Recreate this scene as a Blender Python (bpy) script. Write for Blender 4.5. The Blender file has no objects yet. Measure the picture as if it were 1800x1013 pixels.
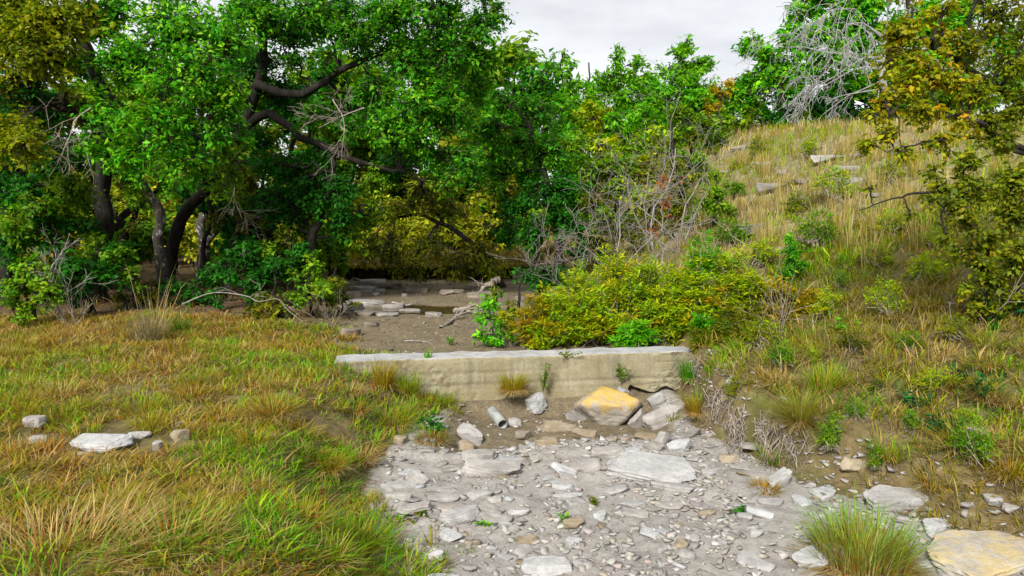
import bpy, math
import numpy as np
from mathutils import Vector, Matrix, Euler

# ------------------------------------------------------------------ camera, sky, sun, exposure
scene = bpy.context.scene
COL = scene.collection
CAM_Z, PITCH, FPX = 2.2, math.radians(6.0), 1200.0
cam_data = bpy.data.cameras.new("camera")
cam_data.sensor_width = 36.0
cam_data.lens = 24.0
cam_data.clip_start = 0.05
cam_data.clip_end = 2000.0
cam = bpy.data.objects.new("camera", cam_data)
cam.location = (0, 0, CAM_Z)
cam.rotation_euler = (math.radians(90) - PITCH, 0, 0)
COL.objects.link(cam)
scene.camera = cam

SUN_EL, SUN_AZ = math.radians(38), math.radians(204)      # azimuth clockwise from +Y
world = bpy.data.worlds.new("World")
scene.world = world
world.use_nodes = True
nt = world.node_tree
nt.nodes.clear()
def wn(t, **k):
    n = nt.nodes.new(t)
    for a, b in k.items():
        setattr(n, a, b)
    return n
wout = wn("ShaderNodeOutputWorld")
wbg = wn("ShaderNodeBackground")
wbg.inputs[1].default_value = 0.1
sky = wn("ShaderNodeTexSky", sky_type='NISHITA')
sky.sun_disc = False
sky.sun_elevation = SUN_EL
sky.sun_rotation = SUN_AZ
tc = wn("ShaderNodeTexCoord")
sep = wn("ShaderNodeSeparateXYZ")
mz = wn("ShaderNodeMath", operation='ABSOLUTE')
az = wn("ShaderNodeMath", operation='ADD')
az.inputs[1].default_value = 0.12
dx = wn("ShaderNodeMath", operation='DIVIDE')
dy = wn("ShaderNodeMath", operation='DIVIDE')
cb = wn("ShaderNodeCombineXYZ")
L = nt.links.new
L(tc.outputs['Generated'], sep.inputs[0])
L(sep.outputs[2], mz.inputs[0]); L(mz.outputs[0], az.inputs[0])
L(sep.outputs[0], dx.inputs[0]); L(az.outputs[0], dx.inputs[1])
L(sep.outputs[1], dy.inputs[0]); L(az.outputs[0], dy.inputs[1])
L(dx.outputs[0], cb.inputs[0]); L(dy.outputs[0], cb.inputs[1])
cn = wn("ShaderNodeTexNoise")
cn.inputs['Scale'].default_value = .9
cn.inputs['Detail'].default_value = 6
cn.inputs['Roughness'].default_value = 0.55
L(cb.outputs[0], cn.inputs['Vector'])
cr = wn("ShaderNodeValToRGB")
cr.color_ramp.elements[0].position = 0.36
cr.color_ramp.elements[0].color = (0.68, 0.675, 0.68, 1)
cr.color_ramp.elements[1].position = 0.62
cr.color_ramp.elements[1].color = (1, 0.995, 0.99, 1)
L(cn.outputs[0], cr.inputs[0])
cs = wn("ShaderNodeVectorMath", operation='SCALE')
cs.inputs[3].default_value = 2.12                        # brightness of the cloud sheet
L(cr.outputs[0], cs.inputs[0])
mx = wn("ShaderNodeMix", data_type='RGBA')
mx.inputs[0].default_value = 0.95
L(sky.outputs[0], mx.inputs[6]); L(cs.outputs[0], mx.inputs[7])
L(mx.outputs[2], wbg.inputs[0]); L(wbg.outputs[0], wout.inputs[0])

sun_data = bpy.data.lights.new("sun", 'SUN')
sun_data.energy = 1.5
sun_data.angle = math.radians(14)
sun_data.color = (1.0, 0.95, 0.86)
sun = bpy.data.objects.new("sun", sun_data)
sdir = Vector((math.sin(SUN_AZ) * math.cos(SUN_EL), math.cos(SUN_AZ) * math.cos(SUN_EL), math.sin(SUN_EL)))
sun.rotation_euler = sdir.to_track_quat('Z', 'Y').to_euler()
sun.location = sdir * 30
COL.objects.link(sun)

scene.view_settings.view_transform = 'Standard'
scene.view_settings.look = 'None'
scene.view_settings.gamma = 1.0
scene.view_settings.use_curve_mapping = False
scene.view_settings.exposure = 2.3
scene.cycles.max_bounces = 6
scene.cycles.diffuse_bounces = 3
scene.cycles.glossy_bounces = 2
scene.cycles.transmission_bounces = 3
scene.cycles.transparent_max_bounces = 4

# ------------------------------------------------------------------ helpers
rng = np.random.default_rng(7)

def lin(c, k=1.0):
    c = np.asarray(c, float) / 255.0
    return np.where(c <= 0.04045, c / 12.92, ((c + 0.055) / 1.055) ** 2.4) * k

def _hash(ix, iy, iz, s):
    h = (ix.astype(np.int64) * 374761393 + iy.astype(np.int64) * 668265263 + iz.astype(np.int64) * 2147483647 + s * 974711) & 0xffffffff
    h = ((h ^ (h >> 13)) * 1274126177) & 0xffffffff
    h = (h ^ (h >> 16)) & 0xffffff
    return h / float(0xffffff)

def noise3(x, y, z=None, seed=0):
    x = np.asarray(x, float); y = np.asarray(y, float)
    z = np.zeros_like(x) if z is None else np.asarray(z, float)
    ix, iy, iz = np.floor(x), np.floor(y), np.floor(z)
    fx, fy, fz = x - ix, y - iy, z - iz
    fx = fx * fx * (3 - 2 * fx); fy = fy * fy * (3 - 2 * fy); fz = fz * fz * (3 - 2 * fz)
    r = 0
    for a in (0, 1):
        for b in (0, 1):
            for c in (0, 1):
                w = (fx if a else 1 - fx) * (fy if b else 1 - fy) * (fz if c else 1 - fz)
                r = r + w * _hash(ix + a, iy + b, iz + c, seed)
    return r * 2 - 1

def fbm(x, y, z=None, seed=0, oct=4, gain=0.5):
    a, r, f = 1.0, 0, 1.0
    for o in range(oct):
        r = r + a * noise3(np.asarray(x) * f, np.asarray(y) * f, None if z is None else np.asarray(z) * f, seed + o)
        a *= gain; f *= 2.03
    return r

def sst(a, b, x):
    t = np.clip((x - a) / (b - a), 0, 1)
    return t * t * (3 - 2 * t)

# ------------------------------------------------------------------ the lie of the land
WALL_A = np.array([-2.05, 7.72])      # front edge of the dam, left end
WALL_B = np.array([2.30, 8.34])       # and right end
WALL_T, WALL_TOP = 0.44, 0.53

def bank_left(y):
    return np.interp(y, [0, 3, 4.2, 5.0, 6.0, 7.0, 7.7, 8.3, 9.2, 12, 14, 17, 19, 22, 60],
                        [-.35, -.5, -.78, -1.1, -1.2, -1.0, -.62, -1.6, -2.55, -3.0, -3.5, -4.2, -4.5, -4.5, -4.5])
def bank_right(y):
    return np.interp(y, [0, 3, 4.2, 5.0, 5.7, 7.0, 8.0, 9.0, 11, 13, 17, 20, 40, 200],
                        [4.2, 3.9, 3.4, 2.75, 2.35, 1.95, 2.05, 2.1, 1.6, 1.2, .9, .9, .9, .9])

def height(x, y, rough=True):
    x = np.asarray(x, float); y = np.asarray(y, float)
    wob = 0.12 * fbm(x * 1.3, y * 1.3, seed=11, oct=3) if rough else 0
    xl, xr = bank_left(y) + wob, bank_right(y) + wob
    wall_y = WALL_A[1] + (x - WALL_A[0]) / (WALL_B[0] - WALL_A[0]) * (WALL_B[1] - WALL_A[1])
    up = sst(0.05, 0.40, y - wall_y)                       # 0 below the dam, 1 above it
    bed = 0.42 * up
    bed = bed - 0.15 * sst(-1.75, -1.25, y - wall_y - .10 * x) * sst(.0, -.25, y - wall_y) * sst(-.85, -.35, x) * sst(2.0, 1.5, x)
    bed = bed + 0.05 * np.exp(-((y - wall_y - .10 * x + 1.95) / .40) ** 2) * sst(-.6, .2, x) * sst(2.0, 1.6, x)
    bed = bed - 0.10 * np.exp(-(((x + 1.6) / 1.6) ** 2 + ((y - 13.2) / .75) ** 2) ** 2)   # pool
    bed = bed + 0.004 * np.clip(y - 9, 0, 10)
    zl = .43 + .016 * np.clip(y - 5, 0, 15) + .05 * sst(4.5, 3.2, y)
    wl = np.interp(y, [3, 6, 7.0, 7.7, 8.4, 9.2, 30], [.75, .9, 1.1, 1.5, 1.2, .5, .5])
    z = bed + (zl - bed) * sst(0, 1, (xl - x) / wl)
    s = x - xr
    zr = np.interp(y, [3, 4.4, 5.2, 6, 7, 9, 13, 20], [.08, .12, .32, .46, .50, .62, .75, .85])
    t = sst(0, 1, s / np.interp(y, [3, 5, 5.8, 8, 10], [1.0, .6, .28, .26, .4]))
    z = z + (zr - z) * t
    k = np.interp(y, [3, 5, 8, 14, 22, 30], [.20, .30, .36, .42, .55, .62])
    sp = np.logaddexp(0, (s - .55) * 2.2) / 2.2
    hill = k * sp + .018 * np.clip(y - 8, 0, 40) * sst(0, 3, s)
    hill = hill + .14 * np.floor(hill / .55 + .4 * noise3(x * .4, y * .4, seed=3)) * .25
    z = z + hill
    far = sst(19.9, 20.2, y + .25 * (noise3(x * 1.2, y * 0, seed=5) if rough else 0)) * (1 - sst(-.5, .6, s)) * sst(-.4, .3, x - xl)
    z = z + far * .48
    z = z + .055 * np.clip(y - 19.5, 0, 60) * (1 - sst(0, 3, s))
    cap = 2.25 + .125 * np.clip(y, 9, 36)
    z = -np.logaddexp(-z * 2.5, -cap * 2.5) / 2.5 + .0
    if rough:
        g = np.maximum(sst(0, .5, xl - x), sst(0, .5, s))
        z = z + g * .010 * fbm(x * 13, y * 13, seed=27, oct=2) * sst(14, 9, y)
        z = z + g * (.028 * fbm(x * 1.1, y * 1.1, seed=20, oct=3) + .015 * fbm(x * 5, y * 5, seed=24, oct=2))
        z = z + (1 - g) * (.030 * fbm(x * 1.6, y * 2.4, seed=31, oct=3) + .014 * np.maximum(0, fbm(x * 8, y * 11, seed=35, oct=3)))
    return z

def ray(px, py):
    r, u = (px - 900.0) / FPX, (506.5 - py) / FPX
    return np.array([r, math.cos(PITCH) + u * math.sin(PITCH), -math.sin(PITCH) + u * math.cos(PITCH)])

def at(px, py, D):
    """the point at distance D (along +Y) seen in that direction"""
    d = ray(px, py)
    return np.array([0, 0, CAM_Z]) + d * (D / d[1])

def ground(px, py):
    """where a line of sight from the camera position meets the land"""
    d = ray(px, py); d = d / d[1]
    ys = np.concatenate([np.arange(2.5, 12, .01), np.arange(12, 60, .04)])
    P = np.array([0, 0, CAM_Z])[None] + d[None] * ys[:, None]
    hit = np.nonzero(P[:, 2] <= height(P[:, 0], P[:, 1]))[0]
    if len(hit) == 0:
        return ground(px, py + 6) if py < 900 else None
    p = P[hit[0]]
    return np.array([p[0], p[1], float(height(p[0], p[1]))])

def stand(px, D):
    """a point on the land at distance D"""
    x = (px - 900) / FPX * D
    return np.array([x, D, float(height(x, D))])

# ------------------------------------------------------------------ meshes
class MB:
    def __init__(s):
        s.V, s.C, s.F, s.n = [], [], {3: [], 4: []}, 0
    def add(s, V, F, col=None):
        V = np.asarray(V, float).reshape(-1, 3)
        F = np.asarray(F, np.int64)
        s.V.append(V)
        if col is None:
            col = np.ones((len(V), 3))
        col = np.asarray(col, float)
        if col.ndim == 1:
            col = np.broadcast_to(col, (len(V), 3))
        s.C.append(col)
        s.F[F.shape[1]].append(F + s.n)
        n0 = s.n
        s.n += len(V)
        return n0
    def face(s, F, n0=0):
        F = np.asarray(F, np.int64)
        s.F[F.shape[1]].append(F + n0)
    def mesh(s, name, smooth=False):
        V = np.concatenate(s.V); C = np.concatenate(s.C)
        q = np.concatenate(s.F[4]) if s.F[4] else np.zeros((0, 4), np.int64)
        t = np.concatenate(s.F[3]) if s.F[3] else np.zeros((0, 3), np.int64)
        me = bpy.data.meshes.new(name)
        me.vertices.add(len(V)); me.vertices.foreach_set("co", V.astype(np.float32).ravel())
        nl = 4 * len(q) + 3 * len(t)
        me.loops.add(nl)
        me.loops.foreach_set("vertex_index", np.concatenate([q.ravel(), t.ravel()]).astype(np.int32))
        me.polygons.add(len(q) + len(t))
        st = np.concatenate([np.arange(len(q)) * 4, 4 * len(q) + np.arange(len(t)) * 3]).astype(np.int32)
        me.polygons.foreach_set("loop_start", st)
        if smooth:
            me.polygons.foreach_set("use_smooth", np.ones(len(q) + len(t), bool))
        at_ = me.color_attributes.new("Col", 'FLOAT_COLOR', 'POINT')
        c4 = np.ones((len(V), 4), np.float32); c4[:, :3] = C
        at_.data.foreach_set("color", c4.ravel())
        me.update(calc_edges=True)
        return me

def link(name, me, mat=None, parent=None, loc=None):
    o = bpy.data.objects.new(name, me)
    COL.objects.link(o)
    if mat is not None and me is not None and not me.materials:
        me.materials.append(mat)
    if loc is not None:
        o.location = tuple(loc)
    if parent is not None:
        o.parent = parent
    return o

def tag(o, label=None, cat=None, group=None, kind=None):
    if label: o["label"] = label
    if cat: o["category"] = cat
    if group: o["group"] = group
    if kind: o["kind"] = kind
    return o

def copy_tree(o):
    c = o.copy(); COL.objects.link(c)
    for ch in o.children:
        d = ch.copy(); COL.objects.link(d); d.parent = c
        for g in ch.children:
            e = g.copy(); COL.objects.link(e); e.parent = d
    return c

def nrm(v):
    return v / np.maximum(np.linalg.norm(v, axis=-1, keepdims=True), 1e-9)

def catmull(P, R, n):
    P = np.asarray(P, float); R = np.asarray(R, float)
    Q = np.vstack([2 * P[0] - P[1], P, 2 * P[-1] - P[-2]])
    out, rad = [], []
    for i in range(len(P) - 1):
        p0, p1, p2, p3 = Q[i:i + 4]
        ts = np.linspace(0, 1, n, endpoint=False)[:, None]
        out.append(.5 * ((2 * p1) + (-p0 + p2) * ts + (2 * p0 - 5 * p1 + 4 * p2 - p3) * ts ** 2 + (-p0 + 3 * p1 - 3 * p2 + p3) * ts ** 3))
        rad.append(R[i] + (R[i + 1] - R[i]) * ts[:, 0])
    return np.vstack([*out, P[-1:]]), np.concatenate([*rad, R[-1:]])

def tubes(mb, P, R, sides=5, col=(1, 1, 1), lump=0.0, cap=True):
    """P (N,K,3) centre lines, R (N,K) radii: N tapered tubes at once"""
    P = np.asarray(P, float); R = np.asarray(R, float)
    if P.ndim == 2:
        P, R = P[None], R[None]
    N, K, _ = P.shape
    T = np.gradient(P, axis=1); T = nrm(T)
    ref = np.array([.31, .93, .17]) if sides > 3 else np.array([.5, .8, .3])
    U = nrm(np.cross(T, ref)); W = np.cross(T, U)
    a = np.arange(sides) / sides * 2 * math.pi
    ring = U[:, :, None, :] * np.cos(a)[None, None, :, None] + W[:, :, None, :] * np.sin(a)[None, None, :, None]
    rr = R[:, :, None, None]
    if lump:
        q = P[:, :, None, :] + ring * .3
        rr = rr * (1 + lump * fbm(q[..., 0] * 4, q[..., 1] * 4, q[..., 2] * 2.5, seed=8, oct=3)[..., None])
    V = P[:, :, None, :] + ring * rr
    i = np.arange(N)[:, None, None] * K * sides + np.arange(K - 1)[None, :, None] * sides
    j = np.arange(sides)[None, None, :]; j2 = (j + 1) % sides
    F = np.stack([i + j, i + j2, i + sides + j2, i + sides + j], -1).reshape(-1, 4)
    col = np.asarray(col, float)
    if col.ndim == 2:
        col = np.repeat(col, K * sides, 0)
    mb.add(V.reshape(-1, 3), F, col)

def leaves(mb, P, N, H, Ln, Wd, col, fold=0.18):
    """kite leaves at P with normals N and headings H"""
    H = nrm(H - N * (H * N).sum(-1, keepdims=True)); S = np.cross(N, H)
    Ln = np.broadcast_to(Ln, (len(P),))[:, None]; Wd = np.broadcast_to(Wd, (len(P),))[:, None]
    V = np.stack([P, P + H * Ln * .45 + S * Wd * .5 + N * Wd * fold, P + H * Ln, P + H * Ln * .45 - S * Wd * .5 + N * Wd * fold], 1)
    F = np.arange(len(P))[:, None] * 4 + np.arange(4)[None]
    mb.add(V.reshape(-1, 3), F, np.repeat(col, 4, 0))

def blades(mb, B, az, h, lean, w, col, tipcol=None, curl=None, kp=1.0):
    """grass blades: base B, heading az, height h, horizontal reach lean, width w"""
    n = len(B)
    t = np.array([0, .42, .76, 1.0])
    d = np.stack([np.cos(az), np.sin(az), np.zeros(n)], -1)
    twist = az + math.pi / 2 + rng.normal(0, .5, n)
    s = np.stack([np.cos(twist), np.sin(twist), np.zeros(n)], -1)
    droop = np.zeros(n) if curl is None else curl
    pts = B[:, None, :] + d[:, None, :] * (lean[:, None] * t[None] ** 1.7)[..., None]
    zz = h[:, None] * (t[None] - droop[:, None] * t[None] ** 3)
    pts = pts + np.stack([np.zeros_like(zz), np.zeros_like(zz), zz], -1)
    ws = np.array([.8, 1.0, .62])[None, :, None] * w[:, None, None] * .5
    Lf = pts[:, :3] - s[:, None, :] * ws; Rt = pts[:, :3] + s[:, None, :] * ws
    V = np.empty((n, 7, 3)); V[:, 0:6:2] = Lf; V[:, 1:6:2] = Rt; V[:, 6] = pts[:, 3]
    if tipcol is None:
        tipcol = col
    k = np.array([0, 0, .45, .45, .8, .8, 1.0])[None, :, None] ** kp
    C = col[:, None, :] * (1 - k) + tipcol[:, None, :] * k
    o = np.arange(n)[:, None] * 7
    q = np.concatenate([o + np.array([[0, 1, 3, 2]]), o + np.array([[2, 3, 5, 4]])])
    n0 = mb.add(V.reshape(-1, 3), q, C.reshape(-1, 3))
    mb.face(o + np.array([[4, 5, 6]]), n0)

def pick(pal, n, jit=.16):
    c = np.array([p[0] for p in pal], float); w = np.array([p[1] for p in pal], float)
    i = rng.choice(len(pal), n, p=w / w.sum())
    return np.clip(c[i] * (1 + rng.normal(0, jit, (n, 1))) * (1 + rng.normal(0, jit * .4, (n, 3))), .002, .9)

# ------------------------------------------------------------------ materials
def new_mat(name):
    m = bpy.data.materials.new(name); m.use_nodes = True
    t = m.node_tree; t.nodes.clear()
    out = t.nodes.new("ShaderNodeOutputMaterial")
    return m, t, out
def node(t, typ, ins=None, **k):
    n = t.nodes.new(typ)
    for a, b in k.items():
        setattr(n, a, b)
    for a, b in (ins or {}).items():
        if hasattr(b, 'is_output'):
            t.links.new(b, n.inputs[a])
        else:
            n.inputs[a].default_value = b
    return n
def rgba(c):
    return (float(c[0]), float(c[1]), float(c[2]), 1.0)
def ramp(t, fac, stops):
    n = t.nodes.new("ShaderNodeValToRGB")
    e = n.color_ramp.elements
    while len(e) < len(stops):
        e.new(0.5)
    for el, (p, c) in zip(e, stops):
        el.position = p; el.color = rgba(c) if hasattr(c, '__len__') else (c, c, c, 1)
    t.links.new(fac, n.inputs[0])
    return n.outputs[0]
def mixc(t, f, a, b, blend='MIX'):
    n = t.nodes.new("ShaderNodeMix"); n.data_type = 'RGBA'; n.blend_type = blend
    for i, v in ((0, f), (6, a), (7, b)):
        if hasattr(v, 'is_output'):
            t.links.new(v, n.inputs[i])
        else:
            n.inputs[i].default_value = v if i == 0 else (rgba(v) if len(v) == 3 else v)
    return n.outputs[2]
def noise(t, vec, scale, detail=4, rough=.55, dist=0.0):
    return node(t, "ShaderNodeTexNoise", {'Vector': vec, 'Scale': scale, 'Detail': detail, 'Roughness': rough, 'Distortion': dist}).outputs[0]

def leaf_material(name, trans=.42, gloss=.14):
    m, t, out = new_mat(name)
    c = node(t, "ShaderNodeAttribute", attribute_name="Col").outputs['Color']
    p = node(t, "ShaderNodeBsdfPrincipled", {'Base Color': c, 'Roughness': .55, 'Specular IOR Level': gloss})
    tr = node(t, "ShaderNodeBsdfTranslucent", {'Color': mixc(t, 1.0, c, (1.12, 1.2, .5), 'MULTIPLY')})
    s = node(t, "ShaderNodeMixShader", {0: trans, 1: p.outputs[0], 2: tr.outputs[0]})
    t.links.new(s.outputs[0], out.inputs[0])
    return m
M_LEAF = leaf_material("leaf")
M_GRASS = leaf_material("grass_blade", .30, .10)

def wood_material(name, c1, c2, lich=None, scale=14):
    m, t, out = new_mat(name)
    tcn = node(t, "ShaderNodeTexCoord")
    mp = node(t, "ShaderNodeMapping", {'Vector': tcn.outputs['Object'], 'Scale': (1, 1, .28)})
    n1 = noise(t, mp.outputs[0], scale, 6, .65)
    c = ramp(t, n1, [(.32, c1), (.66, c2)])
    if lich is not None:
        n2 = noise(t, tcn.outputs['Object'], 7.5, 5, .6)
        c = mixc(t, ramp(t, n2, [(.56, 0), (.62, 1)]), c, lich)
    b = node(t, "ShaderNodeBump", {'Strength': .9, 'Distance': .02, 'Height': n1})
    p = node(t, "ShaderNodeBsdfPrincipled", {'Base Color': c, 'Roughness': .9, 'Normal': b.outputs[0], 'Specular IOR Level': .2})
    t.links.new(p.outputs[0], out.inputs[0])
    return m
M_BARK = wood_material("oak_bark", (.008, .007, .006), (.032, .027, .023))
M_LICHEN_BARK = wood_material("lichen_bark", (.025, .020, .018), (.09, .08, .07), (.34, .33, .30))
M_DEAD = wood_material("dead_wood", (.11, .095, .085), (.30, .275, .255))
M_GREYDEAD = wood_material("silver_dead_wood", (.17, .168, .168), (.34, .34, .34))
M_DRIFT = wood_material("driftwood", (.10, .08, .065), (.36, .31, .26))

def stone_material(name, ca, cb_, cc, stain=None, stain_cov=.5, bumpd=.012):
    m, t, out = new_mat(name)
    tcn = node(t, "ShaderNodeTexCoord")
    oi = node(t, "ShaderNodeObjectInfo")
    off = node(t, "ShaderNodeVectorMath", {0: tcn.outputs['Object'], 1: oi.outputs['Location']}, operation='ADD')
    v = off.outputs[0]
    n1 = noise(t, v, 3.2, 6, .6); n2 = noise(t, v, 22, 5, .65); n3 = noise(t, v, 9, 4, .6, .6)
    c = ramp(t, n1, [(.30, ca), (.55, cb_), (.74, cc)])
    c = mixc(t, .55, c, ramp(t, n2, [(.30, (.55, .53, .50)), (.60, (1, 1, 1))]), 'MULTIPLY')
    c = mixc(t, ramp(t, n3, [(.60, 0), (.72, .45)]), c, (.20, .185, .165))      # weathered grey blotches
    c = mixc(t, oi.outputs['Random'], c, mixc(t, 1.0, c, (.80, .76, .72), 'MULTIPLY'))
    if stain is not None:
        geo = node(t, "ShaderNodeNewGeometry")
        sx = node(t, "ShaderNodeSeparateXYZ", {0: tcn.outputs['Generated']})
        a = node(t, "ShaderNodeMath", {0: noise(t, v, 6.5, 7, .68), 1: 1.5}, operation='MULTIPLY')
        a2 = node(t, "ShaderNodeMath", {0: sx.outputs[2], 1: a.outputs[0]}, operation='ADD')
        a3 = node(t, "ShaderNodeMath", {0: a2.outputs[0], 1: .5}, operation='MULTIPLY')
        c = mixc(t, ramp(t, a3.outputs[0], [(stain_cov, 0), (stain_cov + .05, .45), (stain_cov + .17, .88)]), c,
                 ramp(t, n2, [(.3, stain), (.7, np.array(stain) * 1.25)]))
    hsum = node(t, "ShaderNodeMath", {0: n2, 1: n3}, operation='ADD')
    b = node(t, "ShaderNodeBump", {'Strength': .8, 'Distance': bumpd, 'Height': hsum.outputs[0]})
    p = node(t, "ShaderNodeBsdfPrincipled", {'Base Color': c, 'Roughness': .88, 'Normal': b.outputs[0], 'Specular IOR Level': .25})
    t.links.new(p.outputs[0], out.inputs[0])
    return m
M_STONE = stone_material("limestone", (.22, .212, .205), (.335, .325, .318), (.42, .412, .408))
M_BLUE = stone_material("bluish_limestone", (.28, .285, .295), (.38, .39, .40), (.47, .475, .485))
M_TAN = stone_material("tan_limestone", (.20, .165, .11), (.31, .265, .195), (.39, .355, .29))
M_YELLOW = stone_material("yellow_topped_limestone", (.29, .265, .23), (.37, .345, .31), (.43, .41, .385), (.36, .235, .035), .67)
M_OCHRE = stone_material("ochre_stained_slab", (.31, .29, .255), (.39, .37, .325), (.45, .435, .41), (.36, .28, .12), .80)
M_HILLSTONE = stone_material("weathered_hill_limestone", (.17, .16, .15), (.26, .25, .24), (.34, .33, .32))
M_DARKSTONE = stone_material("dark_limestone", (.11, .095, .08), (.20, .17, .14), (.30, .26, .21))  # darker, browner limestone tones

# ground: gravel bed, wet mud, leaf litter and thatch blended by surveyed zones
m, t, out = new_mat("ground_soil")
pos = node(t, "ShaderNodeNewGeometry").outputs['Position']
zone = node(t, "ShaderNodeAttribute", attribute_name="Col")
zs = node(t, "ShaderNodeSeparateColor", {0: zone.outputs['Color']})
n_big = noise(t, pos, 1.7, 5, .6); n_mid = noise(t, pos, 9, 6, .65); n_fine = noise(t, pos, 46, 5, .7)
soil = ramp(t, n_mid, [(.28, (.055, .040, .020)), (.52, (.13, .10, .045)), (.72, (.20, .155, .07))])
soil = mixc(t, ramp(t, n_big, [(.45, 0), (.65, .6)]), soil, (.085, .095, .025))
bedc = ramp(t, n_mid, [(.26, (.13, .118, .106)), (.48, (.235, .22, .204)), (.70, (.33, .317, .30))])
vor = node(t, "ShaderNodeTexVoronoi", {'Vector': pos, 'Scale': 30.0}, feature='F1')
vd = node(t, "ShaderNodeTexVoronoi", {'Vector': pos, 'Scale': 26.0}, feature='DISTANCE_TO_EDGE')
vcol = node(t, "ShaderNodeSeparateColor", {0: vor.outputs['Color']})
bedc = mixc(t, .12, bedc, ramp(t, vcol.outputs[0], [(.1, (.16, .145, .13)), (.6, (.30, .28, .26)), (.95, (.41, .395, .38))]))
bedc = mixc(t, ramp(t, vd.outputs['Distance'], [(.0, .0), (.08, 0)]), bedc, (.19, .17, .145))
bedc = mixc(t, ramp(t, n_big, [(.48, 0), (.62, .75)]), bedc, ramp(t, n_fine, [(.3, (.20, .185, .17)), (.7, (.33, .315, .30))]))
mud = ramp(t, n_mid, [(.3, (.055, .040, .022)), (.55, (.125, .095, .055)), (.75, (.21, .165, .105))])
mud = mixc(t, .35, mud, ramp(t, n_fine, [(.35, (.05, .04, .02)), (.65, (.30, .26, .19))]))
litter = ramp(t, n_fine, [(.30, (.030, .020, .012)), (.52, (.085, .055, .030)), (.70, (.19, .125, .065))])
hillc = ramp(t, n_mid, [(.28, (.08, .075, .028)), (.52, (.17, .15, .07)), (.74, (.29, .26, .17))])
c = soil
hl = node(t, "ShaderNodeAttribute", attribute_name="Hill")
c = mixc(t, hl.outputs['Fac'], c, hillc)
c = mixc(t, zs.outputs[2], c, litter)
def patchy(sock):
    a = node(t, "ShaderNodeMath", {0: n_mid, 1: .5}, operation='SUBTRACT')
    b = node(t, "ShaderNodeMath", {0: a.outputs[0], 1: .9, 2: sock}, operation='MULTIPLY_ADD')
    return ramp(t, b.outputs[0], [(.38, 0), (.62, 1)])
c = mixc(t, patchy(zs.outputs[0]), c, bedc)
c = mixc(t, patchy(zs.outputs[1]), c, mud)
hs = node(t, "ShaderNodeMath", {0: n_fine, 1: n_mid}, operation='ADD')
vh = node(t, "ShaderNodeMath", {0: vcol.outputs[1], 1: .35}, operation='MULTIPLY')
hs2 = node(t, "ShaderNodeMath", {0: hs.outputs[0], 1: vh.outputs[0]}, operation='ADD')
b = node(t, "ShaderNodeBump", {'Strength': .9, 'Distance': .014, 'Height': hs2.outputs[0]})
p = node(t, "ShaderNodeBsdfPrincipled", {'Base Color': c, 'Roughness': .93, 'Normal': b.outputs[0], 'Specular IOR Level': .2})
t.links.new(p.outputs[0], out.inputs[0])
M_GROUND = m

# concrete of the dam
m, t, out = new_mat("weathered_concrete")
tcn = node(t, "ShaderNodeTexCoord"); ob = tcn.outputs['Object']
geo = node(t, "ShaderNodeNewGeometry")
nz = node(t, "ShaderNodeSeparateXYZ", {0: geo.outputs['True Normal']}).outputs[2]
n1 = noise(t, ob, 3.0, 6, .6); n2 = noise(t, ob, 34, 5, .7)
mp = node(t, "ShaderNodeMapping", {'Vector': ob, 'Scale': (1, 1, .10)})
n3 = noise(t, mp.outputs[0], 5.5, 4, .6)
face = ramp(t, n1, [(.28, (.185, .16, .095)), (.5, (.25, .222, .142)), (.72, (.315, .29, .21))])
face = mixc(t, ramp(t, n3, [(.52, 0), (.66, .6)]), face, (.15, .135, .10))
n5 = noise(t, mp.outputs[0], 13, 4, .6)
face = mixc(t, ramp(t, n5, [(.58, 0), (.70, .45)]), face, (.15, .13, .095))
vz = node(t, "ShaderNodeSeparateXYZ", {0: ob}).outputs[2]
low = node(t, "ShaderNodeMath", {0: n1, 1: .5, 2: vz}, operation='MULTIPLY_ADD')
face = mixc(t, ramp(t, low.outputs[0], [(.26, .55), (.46, 0)]), face, (.24, .20, .115))
face = mixc(t, .5, face, ramp(t, n2, [(.32, (.52, .50, .47)), (.56, (1, 1, 1))]), 'MULTIPLY')
topc = ramp(t, n1, [(.30, (.22, .225, .23)), (.5, (.32, .325, .335)), (.7, (.38, .385, .395))])
n4 = noise(t, ob, 2.3, 6, .7)
topc = mixc(t, ramp(t, n4, [(.52, 0), (.66, .8)]), topc, (.24, .22, .19))
topc = mixc(t, .4, topc, ramp(t, n2, [(.32, (.55, .53, .5)), (.56, (1, 1, 1))]), 'MULTIPLY')
pit = node(t, "ShaderNodeAttribute", attribute_name="Col")
ps = node(t, "ShaderNodeSeparateColor", {0: pit.outputs['Color']})
c = mixc(t, ramp(t, nz, [(.55, 0), (.8, 1)]), face, topc)
c = mixc(t, ps.outputs[0], c, (.11, .09, .06))
b = node(t, "ShaderNodeBump", {'Strength': .7, 'Distance': .008, 'Height': n2})
p = node(t, "ShaderNodeBsdfPrincipled", {'Base Color': c, 'Roughness': .9, 'Normal': b.outputs[0], 'Specular IOR Level': .2})
t.links.new(p.outputs[0], out.inputs[0])
M_CONC = m

m, t, out = new_mat("pond_water")
nw = noise(t, node(t, "ShaderNodeTexCoord").outputs['Object'], 9, 2, .5)
b = node(t, "ShaderNodeBump", {'Strength': .08, 'Distance': .01, 'Height': nw})
p = node(t, "ShaderNodeBsdfPrincipled", {'Base Color': rgba((.045, .032, .012)), 'Roughness': .06, 'Normal': b.outputs[0], 'Specular IOR Level': .5})
t.links.new(p.outputs[0], out.inputs[0])
M_WATER = m

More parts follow.
